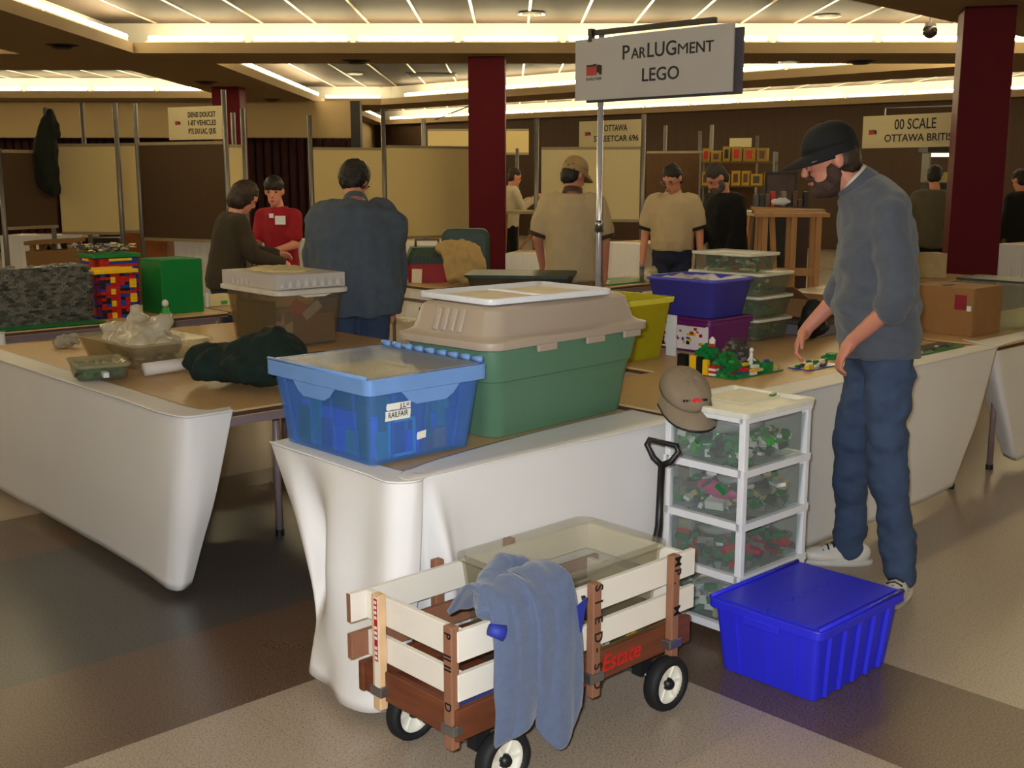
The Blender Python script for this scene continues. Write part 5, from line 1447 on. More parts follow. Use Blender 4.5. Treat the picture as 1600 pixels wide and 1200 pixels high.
# table in front of the polo man: green base, white rail, bag of parts
o = thing('brick_layout', 'green toy layout with white fence strip in front of the polo shirt man', 'brick model', W(7.25, 6.62, TT+.002), ANG)
MB().box(-.15,.55,-.2,.2,0,.01).build('baseplate', BM['green'], o)
for k in range(7): MB().box(-.12,-.09,-.18+.05*k,-.15+.05*k,.01,.03).build('fence_post', BM['white'], o)
MB().box(-.12,-.09,-.19,.18,.03,.04).build('fence_rail', BM['white'], o)
mb = MB().ell((0,0,.05),(.07,.06,.05)).capsule((0,0,.06),(.01,0,.14),.05,.02)
k = blob('parts_bag', mb, clear_mat('bag_film', (196,184,150), .4, (226,220,200), .12), None, .012, 2, (.02,24,24)); p = D(1020, 430, 9.7); k.location = (p.x, p.y, TT+.003); tag(k, 'clear bag of parts standing on the table by the polo shirt man', 'bag')
p = D(1003, 424, 9.9); o = thing('grey_tool', 'grey upright tool stood on the table beside his hand', 'tool', (p.x, p.y, TT+.002)); MB().tube([(0,0,0),(0,0,.12)], .018, 10).build('barrel', M_post, o, True); MB().lathe([(0,.12),(.025,.12),(.012,.16),(0,.16)],10).build('tip', M_metal, o, True)

# trestles and wooden stands
def trestle(label, px, d, yt, wpx, m=M_wood):
    c = D(px, 275, d); z = D(px, yt, d).z; w = wpx / FPX * d
    o = thing('trestle_table', label, 'table', (c.x, d, 0), .1, 'wooden trestle tables')
    MB().box(-w/2, w/2, -.3, .3, z-.04, z).build('table_top', mat('pale_table', (190,172,120), .6), o)
    for sx in (-1, 1):
        for sy in (-1, 1): MB().beam((sx*(w/2-.08), sy*.12, z-.04), (sx*(w/2-.02), sy*.26, 0), .05, .03).build('leg', m, o)
        MB().beam((sx*(w/2-.05), -.2, z*.45), (sx*(w/2-.05), .2, z*.45), .03, .05).build('crossbar', m, o)
    MB().beam((-(w/2-.06), .2, z*.2), (w/2-.06, .2, z*.75), .03, .04).build('brace', m, o)
    return o
trestle('wooden trestle table right of the centre column below the far man', 812, 16.6, 329, 62)
trestle('wooden trestle table left of the centre column under the beige partition', 705, 18.3, 368, 70)
c = D(1232, 380, 10.6)
o = thing('wooden_stand', 'open pine stand topped with loose boards behind the man in the black cap', 'stand', (c.x, c.y, 0), -.1)
zt_ = D(1232, 330, 10.6).z
for sx in (-.24, .02, .24):
    for sy in (-.15, .15): MB().box(sx-.025, sx+.025, sy-.03, sy+.03, 0, zt_-.05).build('post', M_wood, o)
for k, (y, a) in enumerate(((-.16, .03), (-.03, -.04), (.1, .05), (.2, 0))): MB().obox((0, y, zt_-.03+.012*k), (.66, .1, .035), Matrix.Rotation(a, 3, 'Z') @ Matrix.Rotation(.03*(k % 2), 3, 'Y')).build('board', M_wood, o)
for z in (.35, .75): MB().box(-.26, .26, -.17, -.14, z, z+.07).build('rail', M_wood, o)
mb = MB().ell((0,0,.03),(.09,.06,.035)); k = blob('white_cloth', mb, M_white, None, .012, 2, (.01,24,24)); p = D(1220, 322, 10.45); k.location = (p.x, p.y, zt_+.06); tag(k, 'crumpled white cloth on top of the pine stand', 'cloth')
trestle('narrow pine counter left of the open pine stand', 1192, 11.6, 330, 46)
o = cabinet('black curtain-fronted cabinet under the pine counter', 1178, 1225, 338, 420, 12.2, M_black)
# shelf of yellow boxes on the far wall
c = D(1160, 260, 17.2)
o = thing('shelf_unit', 'metal shelf unit on the back wall behind the man in black', 'shelf', (c.x, 17.2, 0), -.35)
for z in (.5, 1.15, 1.50, 1.85): MB().box(-.62, .5, -.16, .16, z-.012, z+.012).build('shelf_board', mat('shelf_brown', (92,70,30), .6), o)
for sx in (-.6, .48):
    for sy in (-.15, .15): MB().box(sx-.015, sx+.015, sy-.015, sy+.015, 0, 2.0).build('upright', M_post, o)
ca, sa = math.cos(-.35), math.sin(-.35)
r = random.Random(14)
for row, z in enumerate((1.513, 1.863)):
    x = -.58
    while x < .36:
        w_ = r.uniform(.10, .2); h_ = r.uniform(.14, .22)
        b = thing('boxed_kit', ('yellow boxed kit on the %s shelf, %s from the left' % (['middle', 'top'][row], ['first','second','third','fourth','fifth','sixth','seventh','eighth','ninth'][min(8, int((x+.58)/.11))])), 'box', (c.x + ca*(x+w_/2), 17.2 + sa*(x+w_/2), z), -.35, 'boxed kits on the far shelf')
        MB().box(-w_/2, w_/2-.01, -.1, .1, 0, h_).build('box_body', mat('kit_yellow_%d' % (row % 2), [(176,140,30), (140,112,30)][row % 2], .6), b)
        MB().box(-w_*.3, w_*.2, -.102, -.1, h_*.2, h_*.8).build('picture_panel', BM[r.choice(['red','dark','brown','black'])], b)
        x += w_ + .012
k = MB().box(-.16,.16,-.01,.01,0,.13).build('small_placard', M_board2); k.location = (c.x - .05, 17.15, 2.07); k.rotation_euler = (0,0,-.3); tag(k, 'small cream placard above the far shelf unit', 'placard')
k = thing('framed_picture', 'dark framed picture leaning in the back near his cap brim', 'picture', (D(1220, 290, 14.5).x, 14.5, 0))
zc = D(1220, 290, 14.5).z
MB().box(-.2,.2,0,.03,zc-.2,zc+.17).build('frame', mat('dark_frame', (30,24,30), .5), k); MB().box(-.17,.17,-.004,0,zc-.16,zc+.13).build('print', mat('dim_print', (64,52,56), .7, var=.3, scale=9), k)
MB().box(-.05,.05,.03,.3,0,zc-.2).build('support', M_black, k)
r = random.Random(30)
o = thing('book_rack', 'dark rack of magazines behind the pine stand', 'rack', (D(1225, 310, 13.6).x, 13.6, 0), -.1)
zr = D(1225, 320, 13.6).z
MB().box(-.36,.3,0,.3,0,zr-.02).build('cabinet_body', mat('rack_brown', (50,28,24), .6), o)
for k in range(10): MB().box(-.34+.064*k, -.29+.064*k, .02, .2, zr-.02, zr+r.uniform(.06,.16)).build('magazine', BM[r.choice(['red','brown','dark','grey','black'])], o)
# lamp glow / picture light at far right
p = D(1470, 240, 13.6)
o = thing('display_case', 'lit glass display case behind the far right man', 'display case', (p.x, p.y, 0))
zc = D(1470, 242, 13.6).z
MB().box(-.12,.2,0,.25,0,zc-.32).build('cabinet', M_black, o); MB().box(-.16,.24,-.02,.3,zc+.03,zc+.09).build('canopy', M_black, o)
MB().tube([(-.1,.02,zc),(.2,.02,zc)], .022, 10).build('lamp', glow_mat('picture_lamp', (1.0,.85,.5), 3.0), o)
MB().box(-.12,.2,.05,.2,zc-.32,zc-.2).build('exhibit', mat('olive_exhibit', (150,140,70), .5), o)
MB().box(-.13,-.11,0,.25,zc-.32,zc+.05).build('frame_post', M_post, o)
k = MB().box(-.16,.16,-.12,.12,0,.22).build('pale_carton', mat('pale_board', (170,150,110), .7), bevel=.004); k.location = W(9.85, 5.02, TT+.002); tag(k, 'pale carton on the counter left of the dark column', 'box')
folding_table('tfr', 'folding table behind the carton at far right', 9.2, 10.4, 4.7, 5.35)
# ---------------------------------------------------------------- people
M_skin = mat('skin', (196,130,104), .55, var=.04, scale=10)
M_skin2 = mat('skin_flushed', (188,124,102), .55, var=.05, scale=10)
M_eye = mat('eye_dark', (30,22,20), .2)
M_lip = mat('lip', (150,76,68), .5)
def hand(mb, wrist, d, nrm, side, s=1.0, curl=.5, thumb=1):
    """d: pointing direction, nrm: palm side, side: towards the thumb"""
    d = d.normalized(); nrm = (nrm - d*nrm.dot(d)).normalized(); side = d.cross(nrm) * thumb
    mb.ell(wrist + d*.048*s, (.040*s, .052*s, .017*s), (side, d, nrm), 14, 8)
    mb.capsule(wrist - d*.01, wrist + d*.03*s, .026*s, .028*s)
    for k, (o_, ln) in enumerate(((.029, .066), (.010, .074), (-.010, .069), (-.028, .055))):
        b = wrist + d*.086*s + side*o_*s
        d1 = (d*math.cos(curl*.7) + nrm*math.sin(curl*.7) + side*(o_*1.2)).normalized()
        d2 = (d*math.cos(curl*1.9) + nrm*math.sin(curl*1.9) + side*(o_*.6)).normalized()
        m_ = b + d1*ln*.52*s; e = m_ + d2*ln*.5*s
        mb.capsule(b - d*.012*s, m_, .0098*s, .009*s, 8); mb.capsule(m_, e, .009*s, .0078*s, 8)
    tb = wrist + d*.03*s + side*.030*s
    t1 = tb + (d*.75 + side*.6 + nrm*.25).normalized()*.040*s; t2 = t1 + (d*.85 + side*.1 + nrm*.5).normalized()*.032*s
    mb.capsule(tb, t1, .014*s, .011*s, 8); mb.capsule(t1, t2, .0105*s, .009*s, 8)

def figure(label, J, fwd, o):
    """J: joints in world space; fwd: horizontal facing; o: look"""
    fwd = Vector(fwd); fwd.z = 0; fwd.normalize(); up = Vector((0,0,1))
    base = (J['an_l'] + J['an_r']) / 2; base.z = 0
    P = thing('person', label, 'person', base)
    s = o.get('s', 1.0); vx = o.get('voxel', .011)
    hf = Vector(o.get('hf', fwd)).normalized(); right = (J['sh_r'] - J['sh_l']).normalized()
    hr = hf.cross(up).normalized(); hu = hr.cross(hf).normalized(); hc = J['head']
    skin = o.get('skin', M_skin)
    b = MB()
    b.ell(hc + hu*.028*s, (.077*s, .097*s, .100*s), (hr, hf, hu), 20, 14)
    b.ell(hc + hf*.028*s - hu*.055*s, (.056*s, .068*s, .066*s), (hr, hf, hu), 16, 10)
    b.ell(hc + hf*.080*s - hu*.098*s, (.026*s, .022*s, .020*s), (hr, hf, hu), 10, 8)
    b.ell(hc + hf*.086*s + hu*.034*s, (.052*s, .016*s, .012*s), (hr, hf, hu), 12, 8)
    b.capsule(hc + hf*.090*s + hu*.022*s, hc + hf*.114*s - hu*.018*s, .010*s, .013*s, 8); b.ell(hc + hf*.112*s - hu*.026*s, (.018*s, .016*s, .011*s), (hr, hf, hu), 10, 6)
    b.ell(hc + hf*.095*s - hu*.062*s, (.024*s, .012*s, .012*s), (hr, hf, hu), 10, 6)
    for q in (-1, 1): b.ell(hc + hr*q*.079*s - hf*.010*s - hu*.002*s, (.012*s, .022*s, .034*s), (hr, hf, hu), 10, 8)
    b.capsule(J['neck'] - up*.02*s, hc - hu*.05*s - hf*.018*s, .060*s, .054*s)
    ch = (J['sh_l'] + J['sh_r']) / 2
    b.capsule(J['pelvis'], ch - up*.06*s, .09*s, .09*s)
    for q in ('l', 'r'):
        b.capsule(J['sh_'+q], J['el_'+q], .040*s, .036*s); b.capsule(J['el_'+q], J['wr_'+q], .041*s, .027*s)
        b.capsule(ch - up*.05*s, J['sh_'+q], .05*s, .045*s)
        b.capsule(J['hip_'+q], J['kn_'+q], .062*s, .046*s); b.capsule(J['kn_'+q], J['an_'+q], .046*s, .034*s)
        b.capsule(J['pelvis'], J['hip_'+q], .08*s, .07*s)
        fd = Vector(o.get('toe_'+q, fwd)).normalized(); b.capsule(J['an_'+q] - up*.02, J['an_'+q] + fd*.12*s - up*.045*s, .03*s, .025*s)
        hd = o.get('hand_'+q)
        if hd: d_, n_, curl = Vector(hd[0]), Vector(hd[1]), hd[2]
        else: d_, n_, curl = (J['wr_'+q] - J['el_'+q]), (J['pelvis'] - J['wr_'+q]), .45
        hand(b, J['wr_'+q], d_, n_, None, s, curl, o.get('thumb_'+q, 1))
    blob('body', b, skin, P, o.get('bvox', vx*.8), 4, shift=base)
    # face
    for q in (-1, 1):
        MB().ell(hc + hf*.084*s + hr*q*.031*s + hu*.013*s, (.013*s, .008*s, .0075*s), (hr, hf, hu), 10, 8).build('eye', M_eye, P, True, shift=base)
        MB().ell(hc + hf*.096*s + hr*q*.031*s + hu*.034*s, (.020*s, .006*s, .005*s), (hr, hf, hu), 10, 6).build('eyebrow', o.get('hairm'), P, True, shift=base)
    MB().ell(hc + hf*.103*s - hu*.063*s, (.022*s, .006*s, .006*s), (hr, hf, hu), 10, 6).build('mouth', M_lip, P, True, shift=base)
    # hair
    hm = o['hairm']; h = MB(); kind = o.get('hair', 'short')
    h.ell(hc + hu*.052*s - hf*.012*s, (.085*s, .100*s, .092*s), (hr, hf, hu), 18, 12)
    h.ell(hc - hf*.048*s - hu*.004*s, (.082*s, .062*s, .088*s), (hr, hf, hu), 16, 10)
    if kind == 'bob':
        h.ell(hc - hf*.03*s + hu*.01*s, (.108*s, .105*s, .125*s), (hr, hf, hu), 18, 12); h.ell(hc - hf*.035*s - hu*.07*s, (.100*s, .085*s, .075*s), (hr, hf, hu), 18, 12)
    if kind == 'curly': h.ell(hc - hf*.03*s + hu*.03*s, (.098*s, .098*s, .108*s), (hr, hf, hu), 18, 12)
    if kind == 'fringe': h.ell(hc + hu*.06*s + hf*.012*s, (.086*s, .095*s, .078*s), (hr, hf, hu), 18, 12)
    if kind != 'none': blob('hair', h, hm, P, .008 if kind != 'short' else .009, 3, (.006, 45, 45), shift=base)
    if o.get('beard'):
        bd = MB(); bd.ell(hc + hf*.032*s - hu*.082*s, (.060*s, .069*s, .055*s), (hr, hf, hu), 16, 10); bd.ell(hc + hf*.080*s - hu*.100*s, (.034*s, .030*s, .028*s), (hr, hf, hu), 12, 8); bd.ell(hc + hf*.096*s - hu*.046*s, (.036*s, .018*s, .013*s), (hr, hf, hu), 12, 8)
        for q in (-1, 1): bd.ell(hc + hr*q*.062*s + hf*.015*s - hu*.045*s, (.018*s, .030*s, .046*s), (hr, hf, hu), 10, 8)
        blob('beard', bd, o['beard'], P, .007, 3, (.004, 60, 60), shift=base)
    if o.get('glasses'):
        gm = o['glasses']
        for q in (-1, 1):
            cc = hc + hf*.104*s + hr*q*.034*s + hu*.012*s
            MB().tube([cc + hr*(.024*s*math.cos(a)) + hu*(.018*s*math.sin(a)) for a in [2*math.pi*k/14 for k in range(15)]], .0022, 6).build('glasses_rim', gm, P, True, shift=base)
            MB().tube([cc + hr*q*.024*s, hc + hr*q*.082*s + hf*.085*s + hu*.016*s, hc + hr*q*.088*s - hf*.01*s + hu*.018*s], .0022, 6).build('glasses_arm', gm, P, True, shift=base)
        MB().tube([hc + hf*.106*s - hr*.010*s + hu*.014*s, hc + hf*.106*s + hr*.010*s + hu*.014*s], .0022, 6).build('glasses_bridge', gm, P, True, shift=base)
    if o.get('cap'):
        cm = o['cap']; c = MB(); rings = []
        tilt = (hf*math.cos(.12) + hu*math.sin(.12)*0).normalized()
        for j in range(9):
            t = math.pi/2 * j / 8.2; rr = math.cos(t)**.8
            rings.append([hc + hr*(.091*s*rr*math.cos(a)) + hf*((.108*rr*math.sin(a) - .004)*s) + hu*((.050 + .098*math.sin(t))*s) for a in [2*math.pi*k/28 for k in range(28)]])
        c.loft(rings); c.build('cap_crown', cm, P, True, shift=base)
        c = MB(); rings = []
        c.loft([[hc + hr*(.091*s*math.cos(a)) + hf*((.108*math.sin(a) - .004)*s) + hu*((.016 if math.sin(a) < .3 else .038)*s) for a in [2*math.pi*k/28 for k in range(28)]], [hc + hr*(.092*s*math.cos(a)) + hf*((.109*math.sin(a) - .004)*s) + hu*.052*s for a in [2*math.pi*k/28 for k in range(28)]]], False, False)
        c.build('cap_band', cm, P, True, shift=base)
        n = 14; A = []; B = []
        for k in range(n + 1):
            a = math.pi*k/n; cx, cy = math.cos(a), math.sin(a)
            A.append(hc + hr*.088*s*cx + hf*(.102*s*cy - .004*s) + hu*.046*s); B.append(hc + hr*.090*s*cx + hf*((.192*cy**.75 if cy > 0 else 0)*s) + hu*((.034 - .022*cx*cx - .012*cy)*s))
        c = MB(); N1 = n + 1
        c.add(A + B + [p - hu*.006*s for p in A] + [p - hu*.006*s for p in B], [(i,i+1,N1+i+1,N1+i) for i in range(n)] + [(2*N1+i,2*N1+i+1,3*N1+i+1,3*N1+i) for i in range(n)] + [(N1+i,N1+i+1,3*N1+i+1,3*N1+i) for i in range(n)])
        c.build('cap_brim', cm, P, True, shift=base)
        MB().ell(hc + hu*.149*s - hf*.004*s, (.009*s,.009*s,.006*s)).build('cap_button', cm, P, True, shift=base)
    # shirt or jacket
    t = MB(); bw = o.get('bw', 1.0); bl = o.get('belly', 0.0); hem = J['pelvis'] - up*o.get('hem', .08)*s; top = J['neck']
    rings = []
    prof = [(0.0, .165, .120), (.12, .165, .125), (.30, .160, .122), (.5, .168, .122), (.7, .185, .125), (.86, .182, .110), (.95, .125, .088), (1.0, .072, .072)]
    mid = (J['pelvis'] + ch)/2 + Vector(o.get('spine', (0,0,0)))
    line = [hem, J['pelvis'], mid, ch, top]
    hipr = (J['hip_r'] - J['hip_l']).normalized()
    lens = [0]; 
    for i in range(4): lens.append(lens[-1] + (line[i+1]-line[i]).length)
    def along(x):
        d = x*lens[-1]
        for i in range(4):
            if d <= lens[i+1] or i == 3: return line[i].lerp(line[i+1], (d-lens[i])/max(1e-6, lens[i+1]-lens[i]))
    ns = 26
    for x, a, dep in prof:
        cpt = along(x); rt = hipr.lerp(right, x).normalized(); tang = (along(min(1, x+.05)) - along(max(0, x-.05))).normalized()
        ff = up.cross(rt); ff = rt.cross(tang) * -1
        if ff.dot(fwd) < 0: ff = -ff
        bell = bl * math.exp(-((x-.32)/.22)**2)
        rings.append([cpt + rt*(a*bw*s*math.cos(k)) + ff*((dep*bw*s + (bell if math.sin(k) > 0 else 0))*math.sin(k)) for k in [2*math.pi*i/ns for i in range(ns)]])
    t.loft(rings)
    sl = o.get('sleeve', 'long'); ar = o.get('arm_r', 1.0)
    for q in ('l', 'r'):
        S, E_, Wr = J['sh_'+q], J['el_'+q], J['wr_'+q]
        t.capsule(S.lerp(ch, .25), S, .075*s*ar, .068*s*ar)
        if sl == 'short': t.capsule(S, S.lerp(E_, .68), .068*s*ar, .070*s*ar)
        else:
            t.capsule(S, E_, .068*s*ar, .058*s*ar); f_ = 1.0 if sl == 'long' else .16
            t.capsule(E_, E_.lerp(Wr, f_), .058*s*ar, (.044 if sl == 'long' else .056)*s*ar)
            if sl == 'rolled': t.capsule(E_.lerp(Wr, .10), E_.lerp(Wr, .16), .066*s, .066*s)
    blob(o.get('topname', 'shirt'), t, o['topm'], P, vx, 5, o.get('wr', (.010, 11, 7)), shift=base)
    if sl == 'short' and o.get('trim'):
        for q in ('l', 'r'):
            S, E_ = J['sh_'+q], J['el_'+q]; d = (E_-S).normalized(); e = S.lerp(E_, .70) + d*.05*s
            a = d.cross(up).normalized(); b_ = d.cross(a)
            R0 = [[e - d*.012 + (a*math.cos(k)+b_*math.sin(k))*.064*s*ar for k in [2*math.pi*i/18 for i in range(18)]], [e + d*.018 + (a*math.cos(k)+b_*math.sin(k))*.060*s*ar for k in [2*math.pi*i/18 for i in range(18)]]]
            MB().loft(R0, True, True).build('cuff', o['trim'], P, True, shift=base)
    if o.get('collar'):
        cl = MB(); cc = J['neck']
        tdir = (hc - J['neck']).normalized(); rr0 = []
        for z_, r_ in ((-.012, .082), (.028, .072), (.030, .066), (-.006, .072)):
            rr0.append([cc + tdir*z_*s*1.2 + right*(r_*s*math.cos(k)) + right.cross(tdir)*(r_*1.05*s*math.sin(k)) for k in [2*math.pi*i/24 for i in range(24)]])
        cl.loft(rr0 + [rr0[0]], False, False); cl.build('collar', o['collar'], P, True, shift=base)
        if o.get('inner'):
            r1 = []; ff0 = right.cross(tdir)
            if ff0.dot(fwd) < 0: ff0 = -ff0
            for z_, r_ in ((.010, .071), (.046, .066), (.046, .061), (.010, .066)):
                r1.append([cc + tdir*z_*s + right*(r_*s*math.cos(k)) + ff0*(r_*1.08*s*math.sin(k)) - tdir*(.03*max(0, math.sin(k))**3) for k in [2*math.pi*i/24 for i in range(24)]])
            MB().loft(r1 + [r1[0]], False, False).build('shirt_collar', o['inner'], P, True, shift=base)
    # trousers
    g = MB(); lr = o.get('leg_r', 1.0)
    pf = o.get('seat', 1.0); g.ell(J['pelvis'] - up*.01*s, (.155*s*bw*pf, .115*s*bw*pf, .13*s), (hipr, up.cross(hipr), up), 18, 10)
    for q in ('l', 'r'):
        g.capsule(J['hip_'+q], J['kn_'+q], .098*s*lr, .072*s*lr); g.capsule(J['kn_'+q], J['an_'+q] + up*.0, .072*s*lr, .062*s*lr)
    blob('trousers', g, o['legm'], P, vx, 5, o.get('lw', (.009, 12, 8)), shift=base)
    for q in ('l', 'r'):
        fd = Vector(o.get('toe_'+q, fwd)).normalized(); sd = fd.cross(up); an = J['an_'+q]; gz = Vector((an.x, an.y, 0))
        sh = MB(); sh.ell(gz - fd*.03*s + up*.052, (.043*s, .062*s, .050), (sd, fd, up)); sh.ell(gz + fd*.10*s + up*.040, (.050*s, .105*s, .036), (sd, fd, up)); sh.capsule(gz + up*.05, gz + up*.095, .045*s, .042*s); sh.capsule(gz + fd*.02*s + up*.06, gz + fd*.12*s + up*.045, .038*s, .032*s)
        so = blob('shoe', sh, o.get('shoem', M_black), P, .009, 4, shift=base)
        so2 = MB().loft([[gz + fd*(.045*s + .145*s*math.sin(k)) + sd*(.048*s*math.cos(k)) + up*z_ for k in [2*math.pi*i/24 for i in range(24)]] for z_ in (.0, .022)])
        so2.build('sole', o.get('solem', M_black), so, True, shift=base)
        if o.get('laces'):
            for k in range(3): MB().tube([gz + fd*(.07+.022*k)*s + up*(.083-.009*k) + sd*.03*s, gz + fd*(.07+.022*k)*s + up*(.094-.009*k), gz + fd*(.07+.022*k)*s + up*(.083-.009*k) - sd*.03*s], .004, 6).build('lace', o['laces'], so, True, shift=base)
    if o.get('belt'):
        bz = J['pelvis'] + up*.07*s
        MB().loft([[bz + hipr*(.158*s*bw*math.cos(k)) + up.cross(hipr)*(.118*s*bw*math.sin(k)) + up*z_ for k in [2*math.pi*i/24 for i in range(24)]] for z_ in (-.018, .018)], False, False).build('belt', o['belt'], P, True, shift=base)
    return P, base

def stand(x, y, az, h=1.75, lean=0.0, headtilt=0.0, arms=None, headturn=0.0, stride=.1):
    """standing joints; az: compass angle, 0 looks away from the camera, 90 to the right"""
    s = h / 1.78; a = math.radians(az); f = Vector((math.sin(a), math.cos(a), 0)); r = Vector((f.y, -f.x, 0)); up = Vector((0,0,1)); O = Vector((x, y, 0))
    le = math.radians(lean); tv = (up*math.cos(le) + f*math.sin(le))
    J = {}; J['pelvis'] = O + up*.95*s - f*.10*math.sin(le); ch = J['pelvis'] + tv*.47*s
    J['sh_l'] = ch - r*.175*s; J['sh_r'] = ch + r*.175*s; J['neck'] = J['pelvis'] + tv*.555*s
    a2 = math.radians(az + headturn); hf0 = Vector((math.sin(a2), math.cos(a2), 0)); ht = math.radians(headtilt)
    J['head'] = J['neck'] + (tv*.13 + f*(.02 + .07*math.sin(ht)))*s
    hf = hf0*math.cos(ht) - up*math.sin(ht)
    for q, sg in (('l', -1), ('r', 1)):
        J['hip_'+q] = J['pelvis'] + r*sg*.088*s - up*.05*s; J['kn_'+q] = O + r*sg*.10*s + up*.49*s + f*.02; J['an_'+q] = O + r*sg*.11*s + up*.085*s + f*stride*sg*.5
        ar = (arms or {}).get(q, ((.22, .0, -.27), (.25, .12, -.52)))
        e, w = ar
        J['el_'+q] = ch + (r*sg*e[0] + f*e[1] + up*e[2])*s; J['wr_'+q] = ch + (r*sg*w[0] + f*w[1] + up*w[2])*s
    return J, f, hf, s

M_denim = mat('faded_blue_denim', (72,82,96), .9, var=.12, scale=18, bump=.2, bscale=160)
M_jean = mat('blue_jean', (54,70,98), .9, var=.18, scale=9, bump=.2, bscale=160)
M_dkblue = mat('dark_blue_trouser', (32,38,60), .9, var=.1)
M_dark = mat('black_knit', (14,13,14), .95)
M_hairb = mat('black_hair', (22,16,14), .6, var=.2, scale=60)
M_hairbr = mat('dark_brown_hair', (44,28,18), .6, var=.2, scale=60)
M_khaki = mat('beige_polo_knit', (176,156,122), .9, var=.04, bump=.1, bscale=120)
M_khaki2 = mat('khaki_trouser', (120,98,66), .9, var=.06)
M_fleece = mat('grey_blue_fleece', (74,79,90), .95, var=.08, scale=30, bump=.35, bscale=220, sheen=.2)
# --- man in the black cap, working at the right
J = {'pelvis': D(1378, 535, 4.52), 'head': D(1300, 250, 4.58), 'neck': D(1341, 290, 4.55), 'sh_l': D(1387, 340, 4.36), 'sh_r': D(1352, 340, 4.72),
     'el_l': D(1404, 470, 4.28), 'wr_l': D(1331, 533, 4.42), 'el_r': D(1318, 455, 4.80), 'wr_r': D(1262, 512, 4.80),
     'hip_l': D(1388, 562, 4.43), 'hip_r': D(1362, 556, 4.62), 'kn_l': D(1386, 725, 4.36), 'kn_r': D(1330, 700, 4.66), 'an_l': D(1408, 900, 4.32), 'an_r': D(1328, 843, 4.70)}
J['an_l'].z = .085; J['an_r'].z = .085
M_cap = mat('black_cap_twill', (13,13,15), .85)
P, base = figure('man in black cap, grey pullover and jeans leaning over the work table', J, (-1, .12, 0),
    dict(hf=(-.96, .10, -.30), voxel=.010, bvox=.0062, skin=M_skin2, hairm=M_hairbr, hair='short', beard=mat('brown_beard', (60,40,32), .8), glasses=M_metal, cap=M_cap,
         topm=M_fleece, topname='pullover', sleeve='rolled', collar=M_fleece, inner=mat('cream_shirt', (206,196,180), .8), legm=M_jean, shoem=mat('white_trainer', (206,200,192), .5), solem=mat('trainer_sole', (190,186,180), .6), laces=mat('trainer_black', (24,24,26), .6),
         bw=1.18, seat=.9, belly=.035, hem=.06, leg_r=1.02, arm_r=1.12, s=1.03, toe_l=(-.55, -.83, 0), toe_r=(-1, .05, 0), wr=(.016, 6, 11), lw=(.016, 9, 13),
         hand_l=((-.5, .08, -.85), (.8, .0, -.5), .75), hand_r=((-.5, -.05, -.85), (.8, -.3, -.5), .7), thumb_l=-1, thumb_r=1))
# --- man in denim, seen from behind
J, f, hf, s = stand(D(560, 500, 6.95).x, 6.95, -8, 1.80, 20, 35, {'l': ((.26, .10, -.26), (.16, .34, -.33)), 'r': ((.24, .06, -.30), (.22, .16, -.55))}, 30)
figure('man in a baggy denim jacket bent over the tables, seen from behind', J, f, dict(hf=hf, s=s, hairm=M_hairb, hair='curly', topm=M_denim, topname='denim_jacket', sleeve='long', collar=M_denim, legm=M_jean, bw=1.68, seat=.72, arm_r=1.5, hem=.14, leg_r=1.1, wr=(.03, 7, 4), voxel=.014))
# --- woman in dark sweater
J, f, hf, s = stand(D(352, 400, 8.7).x, 8.7, 62, 1.64, 12, 38, {'l': ((.2, .12, -.24), (.10, .38, -.27)), 'r': ((.22, .10, -.26), (.10, .36, -.33))}, 0)
figure('woman with dark bobbed hair and dark olive sweater behind the left tables', J, f, dict(hf=hf, s=s, hairm=M_hairbr, hair='bob', topm=mat('dark_olive_sweater', (52,44,32), .95), topname='sweater', legm=M_dkblue, bw=1.2, arm_r=1.2, voxel=.014))
# --- boy in red shirt
J, f, hf, s = stand(D(441, 400, 9.6).x, 9.6, -155, 1.66, 5, 10, {'l': ((.2, .05, -.25), (.12, .28, -.30)), 'r': ((.2, .05, -.25), (.10, .28, -.24))}, -25)
P, base = figure('boy in a red T-shirt with white badges between the woman and the denim man', J, f, dict(hf=hf, s=s, hairm=M_hairb, hair='fringe', topm=mat('red_tshirt', (140,16,30), .9), sleeve='short', legm=M_dkblue, bw=1.0, voxel=.014))
for px, py, w_, h_ in ((424, 337, .035, .035), (438, 344, .085, .07)):
    q = D(px, py, 9.6 - .17) - base; MB().box(q.x - w_/2, q.x + w_/2, q.y - .004, q.y, q.z - h_/2, q.z + h_/2).build('badge', M_white, P)
# --- man with tan cap, seen from behind
J, f, hf, s = stand(D(893, 400, 8.7).x, 8.7, 14, 1.80, 2, 22, {'l': ((.26, -.02, -.25), (.25, .10, -.46)), 'r': ((.25, .0, -.27), (.24, .06, -.52))}, 32)
figure('man in beige polo shirt and tan cap standing with his back turned', J, f, dict(hf=hf, s=s, hairm=M_hairb, hair='short', cap=mat('tan_cap', (150,124,84), .85), topm=M_khaki, topname='polo_shirt', sleeve='short', trim=mat('brown_trim', (60,40,28), .8), collar=mat('brown_collar', (74,50,36), .8), legm=M_khaki2, bw=1.22, arm_r=1.35, hem=.10, voxel=.013, skin=M_skin2))
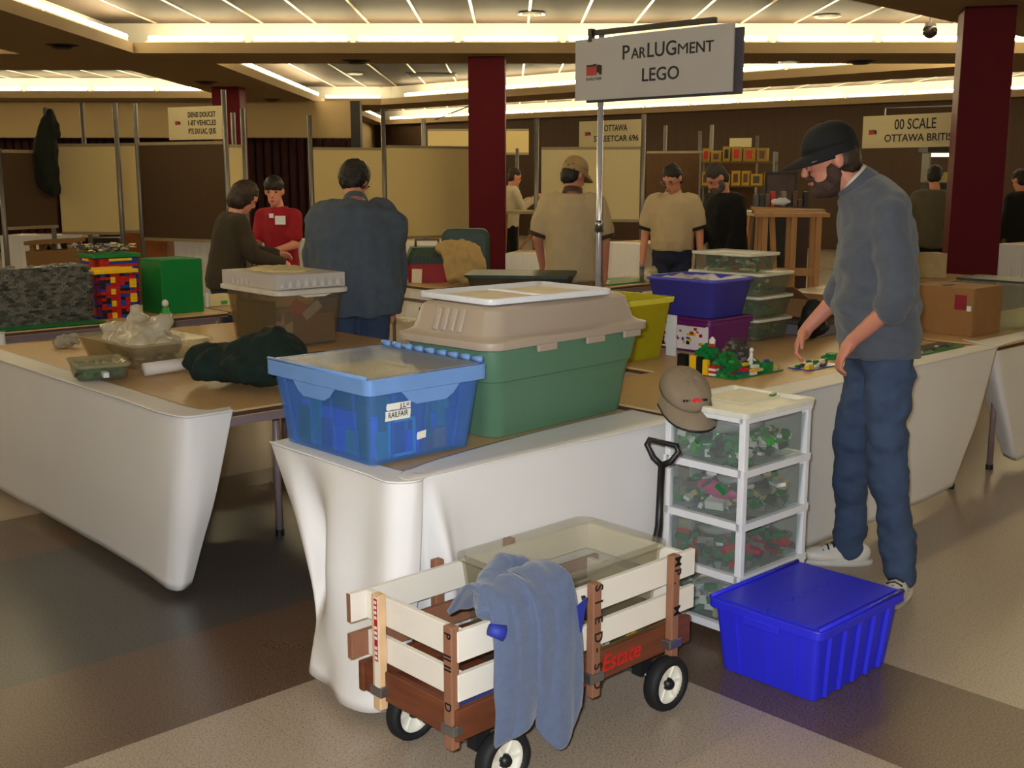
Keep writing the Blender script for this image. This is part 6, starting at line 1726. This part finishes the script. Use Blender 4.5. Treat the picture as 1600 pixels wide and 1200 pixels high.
# --- man in beige polo, facing
J, f, hf, s = stand(D(1050, 400, 10.6).x, 10.6, -165, 1.77, 4, 32, {'l': ((.25, .0, -.26), (.27, .03, -.52)), 'r': ((.25, .0, -.27), (.27, .03, -.54))}, 22)
figure('man in beige polo shirt with dark hair and glasses looking down at a table', J, f, dict(hf=hf, s=s, hairm=M_hairb, hair='short', glasses=M_metal, topm=M_khaki, topname='polo_shirt', sleeve='short', trim=mat('black_trim', (26,20,18), .8), collar=M_khaki, belt=M_black, legm=M_dkblue, bw=1.25, arm_r=1.3, hem=-.04, belly=.05, voxel=.013))
# --- man in black
J, f, hf, s = stand(D(1136, 400, 10.9).x, 10.9, -118, 1.78, 8, 38, {'l': ((.22, .0, -.27), (.2, .10, -.52)), 'r': ((.22, .02, -.26), (.14, .24, -.44))}, 14)
figure('grey-haired man in a black sweater beside the polo shirt man', J, f, dict(hf=hf, s=s, hairm=mat('grey_black_hair', (48,42,38), .7), hair='short', beard=mat('grey_beard', (84,74,66), .8), topm=M_dark, topname='sweater', legm=M_dark, bw=1.3, arm_r=1.3, voxel=.014))
# --- far man in white shirt
J, f, hf, s = stand(D(797, 330, 17.5).x, 17.5, 70, 1.78, 3, 15, {'l': ((.2, .1, -.25), (.1, .34, -.12)), 'r': ((.2, .1, -.25), (.1, .36, -.10))}, 0)
figure('far man in a white shirt holding something beside the centre column', J, f, dict(hf=hf, s=s, hairm=M_hairbr, hair='short', topm=mat('white_shirt', (200,186,156), .9), legm=M_dark, bw=1.1, voxel=.018, bvox=.014))
# --- far right man
J, f, hf, s = stand(D(1455, 400, 12.6).x, 12.6, 10, 1.78, 5, 30, None, 15)
figure('far man in a grey shirt seen from behind left of the dark column', J, f, dict(hf=hf, s=s, hairm=M_hairb, hair='short', topm=mat('grey_green_shirt', (84,76,58), .9), legm=M_dark, bw=1.25, arm_r=1.2, voxel=.018, bvox=.014))
J, f, hf, s = stand(D(1594, 400, 13.6).x, 13.6, -20, 1.74, 5, 20, None, 0)
figure('person in black clothes cut off by the right picture edge', J, f, dict(hf=hf, s=s, hairm=M_hairb, hair='short', topm=M_dark, legm=M_dark, bw=1.25, arm_r=1.2, voxel=.018, bvox=.014))
